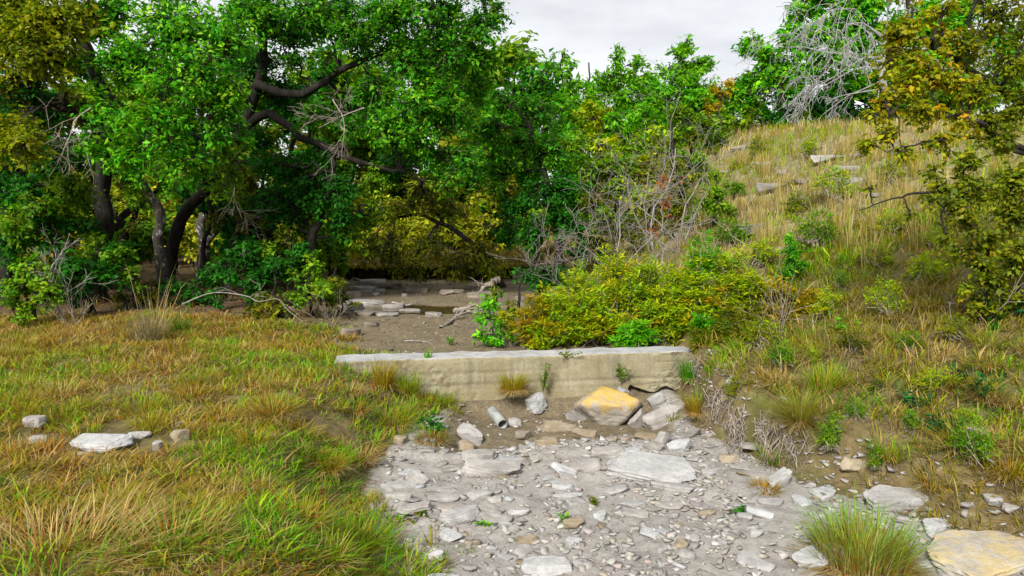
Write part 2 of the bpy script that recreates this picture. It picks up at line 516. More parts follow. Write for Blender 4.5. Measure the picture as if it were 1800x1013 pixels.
m, t, out = new_mat("grey_pvc")
ob = node(t, "ShaderNodeTexCoord").outputs['Object']
n1 = noise(t, ob, 12, 5, .6)
p = node(t, "ShaderNodeBsdfPrincipled", {'Base Color': ramp(t, n1, [(.28, (.12, .105, .08)), (.42, (.17, .185, .18)), (.58, (.24, .26, .25)), (.78, (.29, .30, .285))]), 'Roughness': .55})
t.links.new(p.outputs[0], out.inputs[0])
M_PVC = m

# ------------------------------------------------------------------ ground sheet
def spaced(bands):
    out = [bands[0][0]]
    for a, b_, st in bands:
        n = max(1, int(round((b_ - a) / st)))
        out += list(np.linspace(a, b_, n + 1)[1:])
    return np.array(out)
gx = spaced([(-400, -60, 40), (-60, -16, 3), (-16, -5, .3), (-5, -1.4, .10), (-1.4, 3.0, .042), (3.0, 8, .11), (8, 24, .35), (24, 80, 4), (80, 400, 40)])
gy = spaced([(-60, 2, 8), (2, 3.6, .2), (3.6, 8.6, .042), (8.6, 13, .09), (13, 20.5, .14), (20.5, 40, .5), (40, 100, 5), (100, 700, 60)])
X, Y = np.meshgrid(gx, gy)
Z = height(X, Y)
nxg, nyg = len(gx), len(gy)
ii = (np.arange(nyg - 1)[:, None] * nxg + np.arange(nxg - 1)[None]).ravel()
mb = MB()
xl, xr = bank_left(Y), bank_right(Y)
inbed = sst(-.25, .15, X - xl) * sst(.15, -.25, X - xr + .0)
wall_y = WALL_A[1] + (X - WALL_A[0]) / (WALL_B[0] - WALL_A[0]) * (WALL_B[1] - WALL_A[1])
upm = sst(0, .3, Y - wall_y)
scour = sst(-1.80, -1.45, Y - wall_y - .10 * X + .15 * noise3(X * 3, Y * 3, seed=4)) * sst(-1.0, -.5, X) * sst(2.0, 1.5, X)
mudm = inbed * np.maximum(.72 * upm, .95 * scour)
lit = sst(10.5, 12.5, Y + .6 * noise3(X * .8, Y * .8, seed=2)) * sst(.0, .6, xl - X)
lit = np.maximum(lit, sst(19, 20, Y) * (1 - sst(0, 1.5, X - xr)) * .8)
bank_soil = sst(-.1, .2, X - xr) * sst(1.0, .45, X - xr) * sst(9, 8, Y)
Cg = np.stack([np.maximum(inbed * (1 - .8 * upm), .30 * bank_soil), mudm, lit], -1)
hill_m = sst(.8, 2.2, X - xr + .5 * noise3(X, Y, seed=9)) * sst(7, 11, Y)
mb.add(np.stack([X, Y, Z], -1).reshape(-1, 3), np.stack([ii, ii + 1, ii + 1 + nxg, ii + nxg], -1), Cg.reshape(-1, 3))
me = mb.mesh("ground", smooth=True)
ha = me.attributes.new("Hill", 'FLOAT', 'POINT')
ha.data.foreach_set("value", hill_m.ravel().astype(np.float32))
tag(link("ground", me, M_GROUND), kind="structure", label="creek bed, grassy banks and hillside as one sheet of land")

# pool of still water in the silted bed above the dam
mb = MB()
a = np.linspace(0, 2 * math.pi, 40, endpoint=False)
rad = 1 + .16 * np.sin(3 * a + 1) + .1 * np.sin(5 * a)
V = np.stack([-1.6 + 1.75 * rad * np.cos(a), 13.2 + .85 * rad * np.sin(a), np.full(40, float(height(-1.75, 12.0)) - .055)], -1)
V = np.vstack([V, [[-1.6, 13.2, V[0, 2]]]])
mb.add(V, np.stack([np.arange(40), (np.arange(40) + 1) % 40, np.full(40, 40)], -1))
tag(link("water", mb.mesh("water", True), M_WATER), kind="structure", label="small brown pool of still water behind the dam")

# undercut far bank: a lip of soil and roots overhanging a hollow
def bank_lip():
    mb = MB()
    nx_, prof = 90, []
    xs = np.linspace(-5.2, 1.0, nx_)
    y0 = 18.55 + .18 * noise3(xs * 1.5, xs * 0, seed=40) + .10 * noise3(xs * 5, xs * 0, seed=41) + .10 * (xs + 2) ** 2 * .05
    zt = .96 + .05 * noise3(xs * 2, xs * 0, seed=42)
    zb = .77 + .06 * noise3(xs * 2.6, xs * 0, seed=43) + .04 * noise3(xs * 9, xs * 0, seed=44)
    rows = []
    for (dy_, f) in ((2.2, 1.04), (.6, 1.02), (.12, 1.0), (.0, .70), (.05, .25), (.25, 0.0), (1.9, .0)):
        rows.append(np.stack([xs, y0 + dy_, zb + (zt - zb) * f + .02 * noise3(xs * 8, xs * 0 + dy_ * 9, seed=45)], -1))
    V = np.stack(rows, 0); k = len(rows)
    i = (np.arange(k - 1)[:, None] * nx_ + np.arange(nx_ - 1)[None]).ravel()
    mb.add(V.reshape(-1, 3), np.stack([i, i + nx_, i + nx_ + 1, i + 1], -1), np.array([.0, .35, .75]))
    me = mb.mesh("bank_lip", True)
    me.attributes.new("Hill", 'FLOAT', 'POINT')
    return me
tag(link("terrain_bank_lip", bank_lip(), M_GROUND), kind="structure", label="overhanging soil lip of the undercut far creek bank")

# ------------------------------------------------------------------ concrete dam
def dam_mesh():
    Lw = float(np.linalg.norm(WALL_B - WALL_A))
    nx_, nz_, ny_ = 230, 44, 14
    u = np.linspace(0, Lw, nx_)
    zb = -.30 + 0 * u
    gap = sst(Lw - 1.02, Lw - .84, u) * sst(Lw - .05, Lw - .25, u)
    zb = zb + gap * (.40 + .05 * noise3(u * 6, u * 0, seed=60) + .03 * noise3(u * 17, u * 0, seed=61))
    ztop = WALL_TOP + .006 * noise3(u * 2.2, u * 0, seed=62) + .004 * noise3(u * 9, u * 0, seed=63)
    v = np.linspace(0, 1, nz_)
    U, Vv = np.meshgrid(u, v)
    Zf = zb[None] + (ztop - zb)[None] * Vv
    chip = np.maximum(0, noise3(U * 7, Zf * 5, seed=64) - .25) * sst(.93, 1.0, Vv) * .05
    patch = sst(.22, .5, noise3(U * 1.5 + 3, Zf * 2.6, seed=65) + .25 * noise3(U * 7, Zf * 7, seed=75))
    cell = noise3(U * 34, Zf * 46, seed=66)
    pit = sst(.15, .55, cell) * patch
    depth = .006 * fbm(U * 3, Zf * 3, seed=67) + pit * .010 + chip
    depth = depth + .012 * np.maximum(0, noise3(U * 1.2, Zf * .5, seed=69))
    depth = depth + .007 * sst(.35, .6, noise3(U * .7, Zf * 17, seed=71)) + .010 * sst(.035, .0, np.abs(Zf - .21 - .012 * noise3(U * 3, U * 0, seed=72)))
    depth = depth + .02 * sst(.05, 0, np.abs(U - 1.62 - .03 * noise3(Zf * 9, Zf * 0, seed=73))) * .6
    front = np.stack([U, depth, Zf], -1)
    C = np.zeros_like(front); C[..., 0] = pit * .75
    w = np.linspace(0, 1, ny_)[1:]
    U2, W2 = np.meshgrid(u, w)
    Zt = ztop[None] + .005 * fbm(U2 * 8, W2 * 4, seed=68) - .03 * sst(.9, 1, W2) * (1 + noise3(U2 * 4, W2 * 0, seed=70))
    top = np.stack([U2, depth[-1:][0][None] * (1 - W2) + W2 * WALL_T, Zt], -1)
    back = np.stack([u, np.full(nx_, WALL_T), zb], -1)[None]
    back[..., 2] = .15
    bot = np.stack([u, np.full(nx_, WALL_T - .02), zb + .02], -1)[None]
    G = np.concatenate([bot, front, top, back], 0)
    Cg_ = np.zeros_like(G); Cg_[1:1 + nz_] = C
    k = G.shape[0]
    mb = MB()
    i = (np.arange(k - 1)[:, None] * nx_ + np.arange(nx_ - 1)[None]).ravel()
    mb.add(G.reshape(-1, 3), np.stack([i, i + 1, i + nx_ + 1, i + nx_], -1), Cg_.reshape(-1, 3))
    for col, rev in ((0, False), (nx_ - 1, True)):              # ends
        ring = np.arange(k) * nx_ + col
        c0 = mb.add(G[:, col].mean(0)[None], np.zeros((0, 3), int))
        f = np.stack([ring, np.roll(ring, -1), np.full(k, c0)], -1)
        mb.face(f[:, ::-1] if rev else f)
    return mb.mesh("concrete_dam")
dam = link("concrete_dam", dam_mesh(), M_CONC, loc=(WALL_A[0], WALL_A[1], 0))
dam.rotation_euler = (0, 0, math.atan2(WALL_B[1] - WALL_A[1], WALL_B[0] - WALL_A[0]))
tag(dam, "low weathered concrete check dam with pitted tan face and pale top, crossing the creek", "dam")

def on_dam(px):
    """point on the dam's front face line in direction px"""
    f = (px - 900) / FPX
    a_, d_ = WALL_A, WALL_B - WALL_A
    s_ = (f * a_[1] - a_[0]) / (d_[0] - f * d_[1])
    return a_ + s_ * d_

# ------------------------------------------------------------------ pvc pipe
def pipe_mesh(r=.058, wall=.005, ln=.32, n=28):
    mb = MB()
    a = np.arange(n) / n * 2 * math.pi
    ring = lambda rr, yy: np.stack([rr * np.cos(a), np.full(n, yy), rr * np.sin(a)], -1)
    R = np.stack([ring(r - wall, ln), ring(r - wall, .002), ring(r - wall * .5, 0), ring(r, .002), ring(r, ln)])
    j = np.arange(n); F = []
    for k in range(4):
        F.append(np.stack([k * n + j, k * n + (j + 1) % n, (k + 1) * n + (j + 1) % n, (k + 1) * n + j], -1))
    mb.add(R.reshape(-1, 3), np.concatenate(F))
    return mb.mesh("drain_pipe", True)
pp = ground(884, 752)
pipe = link("drain_pipe", pipe_mesh(), M_PVC, loc=(pp[0], pp[1] - .05, pp[2] + .05))
pipe.rotation_euler = (math.radians(13), 0, math.radians(24))
tag(pipe, "short grey plastic drain pipe sticking out of the bank below the dam", "pipe")

# ------------------------------------------------------------------ stones
_cube_cache = {}
def cube_lattice(n):
    if n in _cube_cache:
        return _cube_cache[n]
    idx, V, F = {}, [], []
    def vid(p):
        if p not in idx:
            idx[p] = len(V); V.append(p)
        return idx[p]
    for ax in range(3):
        for side in (0, n):
            for i in range(n):
                for j in range(n):
                    q = []
                    for (di, dj) in ((0, 0), (1, 0), (1, 1), (0, 1)):
                        p = [0, 0, 0]; p[ax] = side; p[(ax + 1) % 3] = i + di; p[(ax + 2) % 3] = j + dj
                        q.append(vid(tuple(p)))
                    F.append(q if side else q[::-1])
    V = np.array(V, float) / n * 2 - 1
    _cube_cache[n] = (V, np.array(F))
    return _cube_cache[n]

def rock_geo(seed, n=6, cuts=7, box=.55, rough=.06, dims=(1, 1, .4)):
    r = np.random.default_rng(seed)
    V, F = cube_lattice(n)
    S = nrm(V)
    P = S * (1 - box) + V * box * .80
    for _ in range(cuts):
        a = r.uniform(0, 2 * math.pi); e = r.normal(0, .35)
        nn = np.array([math.cos(a) * math.cos(e), math.sin(a) * math.cos(e), math.sin(e)])
        d = P @ nn - r.uniform(.50, .86)
        P = P - nn * np.maximum(d, 0)[:, None] * .97
    for sgn in (1, -1):
        nn = nrm(np.array([r.normal(0, .10), r.normal(0, .10), sgn]))
        d = P @ nn - r.uniform(.55, .72)
        P = P - nn * np.maximum(d, 0)[:, None] * .96
    o = r.uniform(0, 50, 3)
    nz_ = fbm(P[:, 0] * 2.2 + o[0], P[:, 1] * 2.2 + o[1], P[:, 2] * 2.2 + o[2], seed=77, oct=3)
    P = P * (1 + rough * nz_[:, None])
    if n > 8:   # bedding layers and chipped edges on the bigger slabs
        f2 = fbm(P[:, 0] * 7 + o[1], P[:, 1] * 7 + o[2], P[:, 2] * 5, seed=79, oct=3)
        P = P * (1 + rough * .35 * f2[:, None])
        lay = np.abs(((P[:, 2] * 3.2 + .2 * nz_) % 1) - .5)
        P[:, :2] *= (1 - .05 * sst(.36, .5, lay))[:, None]
    P = P / np.abs(P).max(0)
    return P * np.array(dims) * .5, F

def rock_mesh(seed, **k):
    mb = MB(); mb.add(*rock_geo(seed, **k))
    return mb.mesh("stone")

ROCKS = []           # footprints, to keep grass and gravel off
def stone(px, py, wpx, dep, thick, mat, label, rot=0.0, tilt=(0, 0), sink=.3, n=12, cuts=7, box=.6, cat="stone", name="stone", rough=.06, D=None, group=None, lift=0.0):
    g = ground(px, py) if D is None else at(px, py, D)
    w = wpx / FPX * g[1]
    d, th = w * dep, w * thick
    me = rock_mesh(int(px * 7 + py * 13), n=n, cuts=cuts, box=box, dims=(w, d, th), rough=rough)
    o = link(name, me, mat, loc=(g[0], g[1], g[2] + th * (.5 - sink) + lift))
    o.rotation_euler = (math.radians(tilt[0]), math.radians(tilt[1]), math.radians(rot))
    tag(o, label, cat, group)
    ROCKS.append((g[0], g[1], w * .5, max(d, .06) * .5))
    return o

# around the foot of the dam
def block_mesh(planes, half, n=22, seed=0, rough=.06):
    V, F = cube_lattice(n)
    d = nrm(V)
    inv = np.full(len(d), 1e-3)
    for (nx_, ny_, nz_, ds) in planes:
        nn = nrm(np.array([nx_, ny_, nz_], float))
        inv = inv + (np.maximum(d @ nn, 0) / ds) ** 14
    P = d * (inv ** (-1 / 14.0))[:, None]
    P = P * (1 + rough * fbm(P[:, 0] * 3 + seed, P[:, 1] * 3, P[:, 2] * 3, seed=81, oct=4)[:, None])
    crack = sst(.06, 0, np.abs(P[:, 2] + .25 * P[:, 0] + .10 + .05 * noise3(P[:, 0] * 4, P[:, 1] * 4, seed=83)))
    P = P * (1 - .02 * crack)[:, None]
    mb = MB(); mb.add(P * np.array(half), F)
    return mb.mesh("boulder")
gb = ground(1074, 752)
bm_ = block_mesh([(.05, -.42, .9, .50), (-.1, -.9, -.35, .50), (-.80, -.35, -.62, .62), (.75, -.40, -.62, .60), (-.97, .1, .2, .95), (.95, .0, .32, .90), (-.55, -.80, .30, .74), (.5, -.8, .15, .70),
                  (0, 1, 0, .7), (0, 0, -1, .66), (.5, .3, .8, .62), (-.6, .2, .75, .64)], (.43, .36, .34))
boulder = link("boulder", bm_, M_YELLOW, loc=(gb[0], gb[1] + .16, gb[2] + .185))
tag(boulder, "large boulder with a yellow stained top leaning on the dam", "boulder")
ROCKS.append((gb[0], gb[1] + .16, .36, .26))
stone(944, 722, 46, .7, .85, M_BLUE, "rough grey lichened stone right beside the grass tuft at the dam foot", rot=20, tilt=(0, -20), sink=.15, n=14, rough=.12)
stone(975, 695, 34, .6, .6, M_TAN, "small yellowish stone against the dam face above the grey lichened one", rot=5, sink=.1, n=10, lift=.06)
stone(985, 757, 82, .55, .26, M_TAN, "flat tan block lying in the mud left of the yellow topped boulder", rot=-4, tilt=(4, 2), n=14)
stone(1168, 742, 84, .5, .42, M_STONE, "pale layered block to the right of the yellow topped boulder", rot=14, tilt=(6, -16), n=16, box=.7)
stone(1124, 752, 44, .35, .8, M_STONE, "thin pale slab leaning on end against the yellow topped boulder", rot=30, tilt=(12, -38), n=12, box=.7, sink=.2)
stone(1135, 772, 44, .6, .3, M_TAN, "small brown stone in the mud under the leaning slab", n=10)
stone(1096, 776, 44, .6, .3, M_DARKSTONE, "dark flat stone under the point of the yellow topped boulder", n=10)
stone(1168, 775, 46, .6, .5, M_STONE, "upright pale stone at the foot of the right bank beside the dam", rot=40, tilt=(0, 18), n=12)
stone(1092, 700, 30, .6, .8, M_BLUE, "pointed grey stone wedged between dam and yellow topped boulder", tilt=(0, 24), n=10, D=7.95, sink=.2)
stone(828, 775, 66, .42, .36, M_BLUE, "white broken slab tipped down into the hollow left of the pipe", rot=-34, tilt=(8, 26), n=16, box=.75, sink=.1)
stone(822, 793, 34, .8, .8, M_TAN, "cream block propping the tipped white slab", rot=-12, n=10, sink=.25)
stone(840, 808, 62, .6, .30, M_STONE, "flat grey stone just below the tipped white slab", rot=12, n=12)
for k, (px, py, w_, d_, t_, m_, r_, ty) in enumerate([(1010, 738, 44, .5, .4, M_STONE, 20, 20), (1030, 770, 52, .6, .3, M_TAN, -10, 4), (1150, 712, 40, .5, .6, M_BLUE, 12, -24), (1190, 722, 46, .5, .4, M_STONE, 20, -10), (1148, 790, 40, .6, .4, M_STONE, -20, 8),
                                                      (1196, 790, 52, .5, .36, M_BLUE, 24, -8), (960, 782, 44, .6, .34, M_TAN, 6, 0), (920, 770, 30, .7, .5, M_DARKSTONE, -14, 4), (1215, 765, 40, .6, .5, M_STONE, 40, 14), (905, 748, 26, .7, .6, M_STONE, 10, 0)]):
    stone(px, py, w_, d_, t_, m_, ["pale slab leaning between the tan block and the yellow topped boulder", "tan slab in the mud under the yellow topped boulder's left side", "grey slab leaning on the dam right of the yellow topped boulder", "pale slab below the dark gap under the dam", "pale broken piece below the leaning thin slab",
        "bluish block at the foot of the root bank", "tan slab in the mud below the flat tan block", "dark stone in the mud between pipe and tan block", "upright pale block against the right bank", "pale stone just right of the pipe mouth"][k], rot=r_, tilt=(4, ty), n=12, box=.75, sink=.2)
stone(703, 780, 24, .9, .8, M_TAN, "rounded tan stone at the edge of the left grass", n=10, box=.2, sink=.25)
# ledge and slabs of the bed
stone(864, 832, 112, .42, .20, M_STONE, "long white slab lying across the left end of the rock ledge", rot=-3, tilt=(3, 1), n=18, box=.85, cuts=5, sink=.2)
stone(1150, 826, 175, .62, .16, M_BLUE, "largest flat pale slab of the ledge below the boulder", rot=-16, tilt=(4, 5), n=20, box=.8, cuts=8, sink=.5)
stone(1068, 802, 66, .55, .26, M_STONE, "narrow pale slab resting on the upper left corner of the ledge", rot=4, tilt=(0, -4), n=14, sink=.1)
stone(1108, 814, 60, .6, .22, M_BLUE, "small bluish slab in the middle of the rock ledge", rot=20, n=12)
stone(1030, 825, 66, .5, .30, M_STONE, "pale slab tilted upward left of the large ledge slab", rot=18, tilt=(0, -14), n=14)
stone(990, 830, 56, .5, .26, M_BLUE, "bluish tilted slab at the middle of the ledge", rot=-20, tilt=(4, 12), n=14)
stone(1140, 832, 48, .5, .28, M_STONE, "white slab lying against the front of the largest ledge slab", rot=-12, n=12)
stone(1182, 858, 80, .3, .16, M_BLUE, "thin pale slab edge running down from the ledge", rot=-28, n=14, box=.8)
stone(1245, 836, 26, .8, .5, M_BLUE, "small rounded bluish stone right of the ledge", n=8)
stone(1283, 810, 44, .45, .36, M_TAN, "narrow tan stone under the root bank", rot=12, n=10)
stone(735, 850, 44, .8, .55, M_STONE, "brown and white broken stone near the left grass", rot=-30, tilt=(14, 10), n=14, rough=.09)
stone(700, 875, 60, .45, .26, M_STONE, "grey flat stone beside the broken brown and white one", rot=-8, n=12)
stone(655, 872, 48, .6, .26, M_TAN, "cream stone half buried at the left grass edge", n=12, rot=-16)
stone(780, 878, 62, .5, .18, M_STONE, "white flat chip between two larger left slabs", n=12, rot=6)
stone(845, 872, 56, .5, .30, M_BLUE, "pale slab tipped toward the long white slab", rot=18, tilt=(4, -10), n=14)
stone(868, 880, 34, .6, .26, M_STONE, "small white stone right of the tipped pale slab", n=10)
stone(732, 902, 76, .45, .24, M_STONE, "long pale slab with a shadowed underside near the left bank", rot=8, tilt=(0, -6), n=16, sink=.15)
stone(810, 912, 80, .55, .26, M_BLUE, "grey leaf shaped slab lying on other slabs in the bed", rot=14, tilt=(-4, -8), n=16, sink=.15)
stone(790, 898, 70, .5, .16, M_STONE, "flat slab under the grey leaf shaped one", rot=6, n=12)
stone(793, 945, 46, 1.0, .24, M_BLUE, "smooth bluish stone behind the little weed in the gravel", rot=70, n=12)
stone(764, 978, 36, .8, .5, M_BLUE, "bluish white stone with grass blades growing at its side", n=12)
stone(912, 904, 42, .5, .28, M_BLUE, "white flat chip alone in the open gravel", rot=6, n=12, sink=.2)
stone(890, 925, 24, .6, .4, M_BLUE, "small pale cube like stone below the lone white chip", n=8)
stone(962, 1003, 100, .6, .24, M_BLUE, "wide bluish slab at the near end of the gravel", rot=6, n=16, sink=.3)
stone(1000, 874, 60, .45, .12, M_BLUE, "flat white stone flush with the middle of the gravel", n=12)
stone(1012, 924, 50, .6, .34, M_TAN, "tan stone with a tiny weed on its left", rot=10, n=12)
stone(1057, 912, 30, .7, .55, M_BLUE, "bluish angular stone beside the tan one with the weed", rot=40, n=10)
stone(1112, 906, 62, .5, .14, M_STONE, "pale flush slab right of the angular bluish stone", n=12)
stone(1180, 890, 60, .5, .12, M_STONE, "grey flush slab in the right part of the gravel", n=12)
stone(1008, 952, 34, .8, .3, M_BLUE, "square white chip in the near gravel", n=10)
stone(928, 955, 46, .6, .4, M_TAN, "brownish cracked stone in the near gravel", n=12, rot=-12)
# right side
stone(1368, 854, 78, .36, .30, M_BLUE, "long white stone tilted up at the right edge of the gravel", rot=34, tilt=(0, -14), n=16, box=.8, sink=.1)
stone(1312, 872, 66, .4, .2, M_STONE, "pale slab leading down from the long tilted white stone", rot=22, n=12)
stone(1336, 908, 52, .4, .22, M_BLUE, "thin tilted slab casting a dark gap on the right gravel", rot=-14, tilt=(0, 10), n=12, sink=0.0)
stone(1312, 914, 34, .7, .4, M_STONE, "grey stone under the thin tilted slab", n=10)
stone(1330, 940, 28, .7, .4, M_BLUE, "white pebble sized stone below the thin tilted slab", n=8)
stone(1722, 985, 235, .62, .16, M_OCHRE, "broad flat slab with an ochre stain at the lower right", rot=20, tilt=(4, -2), n=22, box=.85, cuts=5, sink=.35)
stone(1440, 992, 120, .5, .26, M_BLUE, "white slab beside the big green tussock, on its creek side", rot=24, tilt=(0, -8), n=16, sink=.3)
stone(1320, 985, 44, .7, .26, M_BLUE, "pale flake in the gravel before the white slab", n=10, rot=-20)
stone(1566, 888, 118, .5, .30, M_BLUE, "layered bluish white slab above the big green tussock", rot=6, tilt=(6, 0), n=18, box=.8, cuts=5, sink=.25)
stone(1640, 930, 60, .7, .4, M_BLUE, "bright stone between the green tussock and the ochre slab", rot=30, n=12)
stone(1500, 822, 52, .6, .5, M_TAN, "yellowish lump of rock in the right bank grass", n=12, rough=.1)
stone(1722, 762, 44, .6, .3, M_STONE, "pale flat stone among weeds on the right bank", n=10)
stone(1742, 884, 34, .8, .5, M_BLUE, "bluish stone in the pebbles above the ochre slab", n=10)
stone(1772, 900, 30, .8, .6, M_STONE, "rounded grey stone in the pebbles above the ochre slab", n=10)
stone(1700, 892, 24, .8, .5, M_STONE, "smallest grey stone of the pebbles above the ochre slab", n=8)
# left meadow
stone(185, 784, 112, .60, .20, M_BLUE, "broad white outcrop stone in the left meadow", rot=-4, tilt=(6, 2), n=18, sink=.2)
stone(316, 775, 34, .8, .7, M_TAN, "rounded cream stone right of the meadow outcrop", rot=-12, n=12, sink=.15)
stone(279, 791, 22, .8, .9, M_STONE, "small pointed white stone next to the rounded cream one", n=10, sink=.15)
stone(62, 748, 36, .7, .55, M_STONE, "white stone at the far left of the meadow outcrop", n=12, sink=.1)
stone(68, 776, 36, .6, .4, M_STONE, "low pale stone below the far left white one", n=10)
stone(318, 748, 16, .8, .7, M_STONE, "tiny pale stone above the rounded cream one", n=8)
stone(240, 768, 50, .6, .2, M_STONE, "flat pale stone on the right side of the meadow outcrop", n=12, sink=.3)
stone(140, 800, 30, .6, .3, M_TAN, "low tan stone before the meadow outcrop", n=8)
stone(253, 432, 24, .6, .38, M_BLUE, "pale flat stone showing between the dark trunks in the wood", D=17.5, n=10)
# hillside
stone(1316, 416, 62, .6, .30, M_HILLSTONE, "flat grey ledge stone overhanging a dark hollow on the hillside", rot=4, tilt=(0, -4), n=16, sink=-.1)
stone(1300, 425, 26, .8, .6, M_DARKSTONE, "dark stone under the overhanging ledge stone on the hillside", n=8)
stone(1362, 446, 44, .6, .4, M_HILLSTONE, "greenish stone below the hillside ledge stone", n=10)
stone(1204, 420, 40, .5, .4, M_HILLSTONE, "reddish stone on the slope behind the thicket", n=10)
stone(1356, 338, 56, .5, .3, M_HILLSTONE, "pale ledge stone high on the hillside", n=12, sink=.1)
stone(1300, 336, 20, .6, .5, M_HILLSTONE, "small white stone left of the high hillside ledge", n=8)
stone(1452, 286, 60, .5, .24, M_HILLSTONE, "long pale outcrop just under the hilltop", n=12, sink=.1)
stone(1242, 258, 18, .6, .5, M_HILLSTONE, "white stone at the left end of the hilltop", n=8, sink=.1)
stone(1500, 320, 50, .5, .22, M_HILLSTONE, "low grey outcrop half hidden in straw near the hilltop", n=10)
stone(1380, 306, 34, .5, .3, M_HILLSTONE, "grey outcrop between the two high hillside ledges", n=10)
for k, (px, py, w_) in enumerate([(1300, 262, 34), (1345, 292, 44), (1405, 322, 40), (1425, 266, 40), (1490, 300, 44), (1540, 345, 40), (1470, 345, 36), (1275, 305, 30), (1410, 352, 34), (1520, 275, 40)]):
    stone(px, py, w_, .6, .22, M_HILLSTONE, ["grey weathered outcrop low in the straw grass at the hilltop's left end", "flat grey outcrop just above the high hillside ledge", "thin grey outcrop right of the high hillside ledge", "grey outcrop under the crest trees", "low pale outcrop in straw below the dead grey tree",
        "grey outcrop beside the nearest oak's lower twigs", "half buried grey stone in the middle of the hill", "small grey outcrop above the young slope juniper", "half buried grey stone below the thin hillside outcrop", "grey outcrop on the crest behind the nearest oak"][k], n=10, sink=.3, rot=float(rng.normal(0, 12)))
# silted bed above the dam
stone(645, 536, 76, .6, .16, M_HILLSTONE, "flat blue grey slab on the left shore of the pool", rot=-14, n=14)
stone(670, 516, 22, .8, .6, M_HILLSTONE, "round brown stone behind the pool", n=10, box=.3)
stone(660, 520, 14, .8, .6, M_HILLSTONE, "pale little stone beside the round brown one", n=8)
stone(712, 522, 12, .8, .6, M_HILLSTONE, "white pebble on the mud behind the pool", n=8)
stone(692, 543, 40, .6, .3, M_HILLSTONE, "tan stone at the water edge of the pool", n=10)
stone(720, 551, 40, .5, .24, M_HILLSTONE, "flat stone at the near shore of the pool", n=10)
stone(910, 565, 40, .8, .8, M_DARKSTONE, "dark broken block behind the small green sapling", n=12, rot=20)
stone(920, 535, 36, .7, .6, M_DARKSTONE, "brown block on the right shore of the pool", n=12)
stone(938, 602, 36, .7, .5, M_HILLSTONE, "white stone behind the dam at the foot of the thicket", n=10)
stone(905, 605, 24, .7, .5, M_HILLSTONE, "grey stone behind the dam next to the white one", n=8)
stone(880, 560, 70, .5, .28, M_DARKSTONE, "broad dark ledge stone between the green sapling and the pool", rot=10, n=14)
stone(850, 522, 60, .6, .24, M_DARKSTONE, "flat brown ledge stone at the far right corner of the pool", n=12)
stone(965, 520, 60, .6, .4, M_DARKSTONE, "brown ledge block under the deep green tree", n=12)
stone(610, 545, 56, .6, .3, M_HILLSTONE, "tan ledge stone on the bank left of the pool", rot=-10, n=12)
stone(640, 556, 40, .6, .3, M_DARKSTONE, "dark ledge stone in front of the flat blue grey slab", n=12)
stone(655, 574, 30, .6, .4, M_DARKSTONE, "small dark stone on the silt before the left ledge", n=10)
stone(615, 588, 40, .6, .4, M_DARKSTONE, "dark stone at the left edge of the silted bed", n=10)
stone(900, 465, 40, .6, .5, M_HILLSTONE, "tan block in the far right bank above the undercut", n=10, D=19)
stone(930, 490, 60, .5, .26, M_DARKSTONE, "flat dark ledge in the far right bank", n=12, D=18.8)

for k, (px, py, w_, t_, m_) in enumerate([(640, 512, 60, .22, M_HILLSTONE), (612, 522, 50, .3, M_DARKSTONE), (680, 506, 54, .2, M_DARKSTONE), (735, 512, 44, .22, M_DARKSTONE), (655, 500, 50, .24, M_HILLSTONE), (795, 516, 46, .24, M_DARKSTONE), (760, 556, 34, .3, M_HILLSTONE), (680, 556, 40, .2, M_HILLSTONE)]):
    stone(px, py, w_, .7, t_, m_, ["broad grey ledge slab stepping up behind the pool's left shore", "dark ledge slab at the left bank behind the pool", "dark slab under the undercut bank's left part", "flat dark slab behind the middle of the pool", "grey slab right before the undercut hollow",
        "flat dark slab behind the right part of the pool", "grey stone on the near shore beside the forked driftwood", "flat grey stone left of the pale driftwood branch"][k], n=12, box=.75, sink=.3, rot=float(rng.normal(0, 14)))

# loose chips: one share of meshes, each an object of its own
chip_meshes = []
for i in range(14):
    me = rock_mesh(900 + i, n=3, cuts=6, box=.55, rough=.10, dims=(1, .75, .30))
    me.materials.append([M_STONE, M_BLUE, M_STONE, M_TAN][i % 4])
    chip_meshes.append(me)
def free(x, y, pad=1.0):
    for (rx, ry, a_, b_) in ROCKS:
        if ((x - rx) / (a_ * pad)) ** 2 + ((y - ry) / (b_ * pad)) ** 2 < 1:
            return False
    return True
ne = 0
flat_meshes = []
for i in range(8):
    me = rock_mesh(700 + i, n=6, cuts=7, box=.75, rough=.07, dims=(1, .7, .16))
    me.materials.append([M_STONE, M_BLUE][i % 2]); flat_meshes.append(me)
while ne < 60:
    y = 3.8 + 3.4 * rng.random() ** 1.1; x = rng.uniform(-1.3, 3.0)
    if y > 6.25 + .14 * x or not (bank_left(y) + .2 < x < bank_right(y) + .1) or not free(x, y, 1.0):
        continue
    s_ = .10 + .20 * rng.random() ** 1.6
    o = link("flat_stone", flat_meshes[ne % 8], loc=(x, y, float(height(x, y)) + s_ * .02))
    o.scale = (s_, s_ * rng.uniform(.7, 1.1), s_); o.rotation_euler = (rng.normal(0, .07), rng.normal(0, .07), rng.normal(0, .5) + math.pi * (rng.random() < .5))
    tag(o, "flat pale limestone slab bedded almost flush in the creek gravel", "stone", "flush slabs in the dry creek bed"); ne += 1
    ROCKS.append((x, y, s_ * .4, s_ * .3))
nchip = 0
CHIPS = []
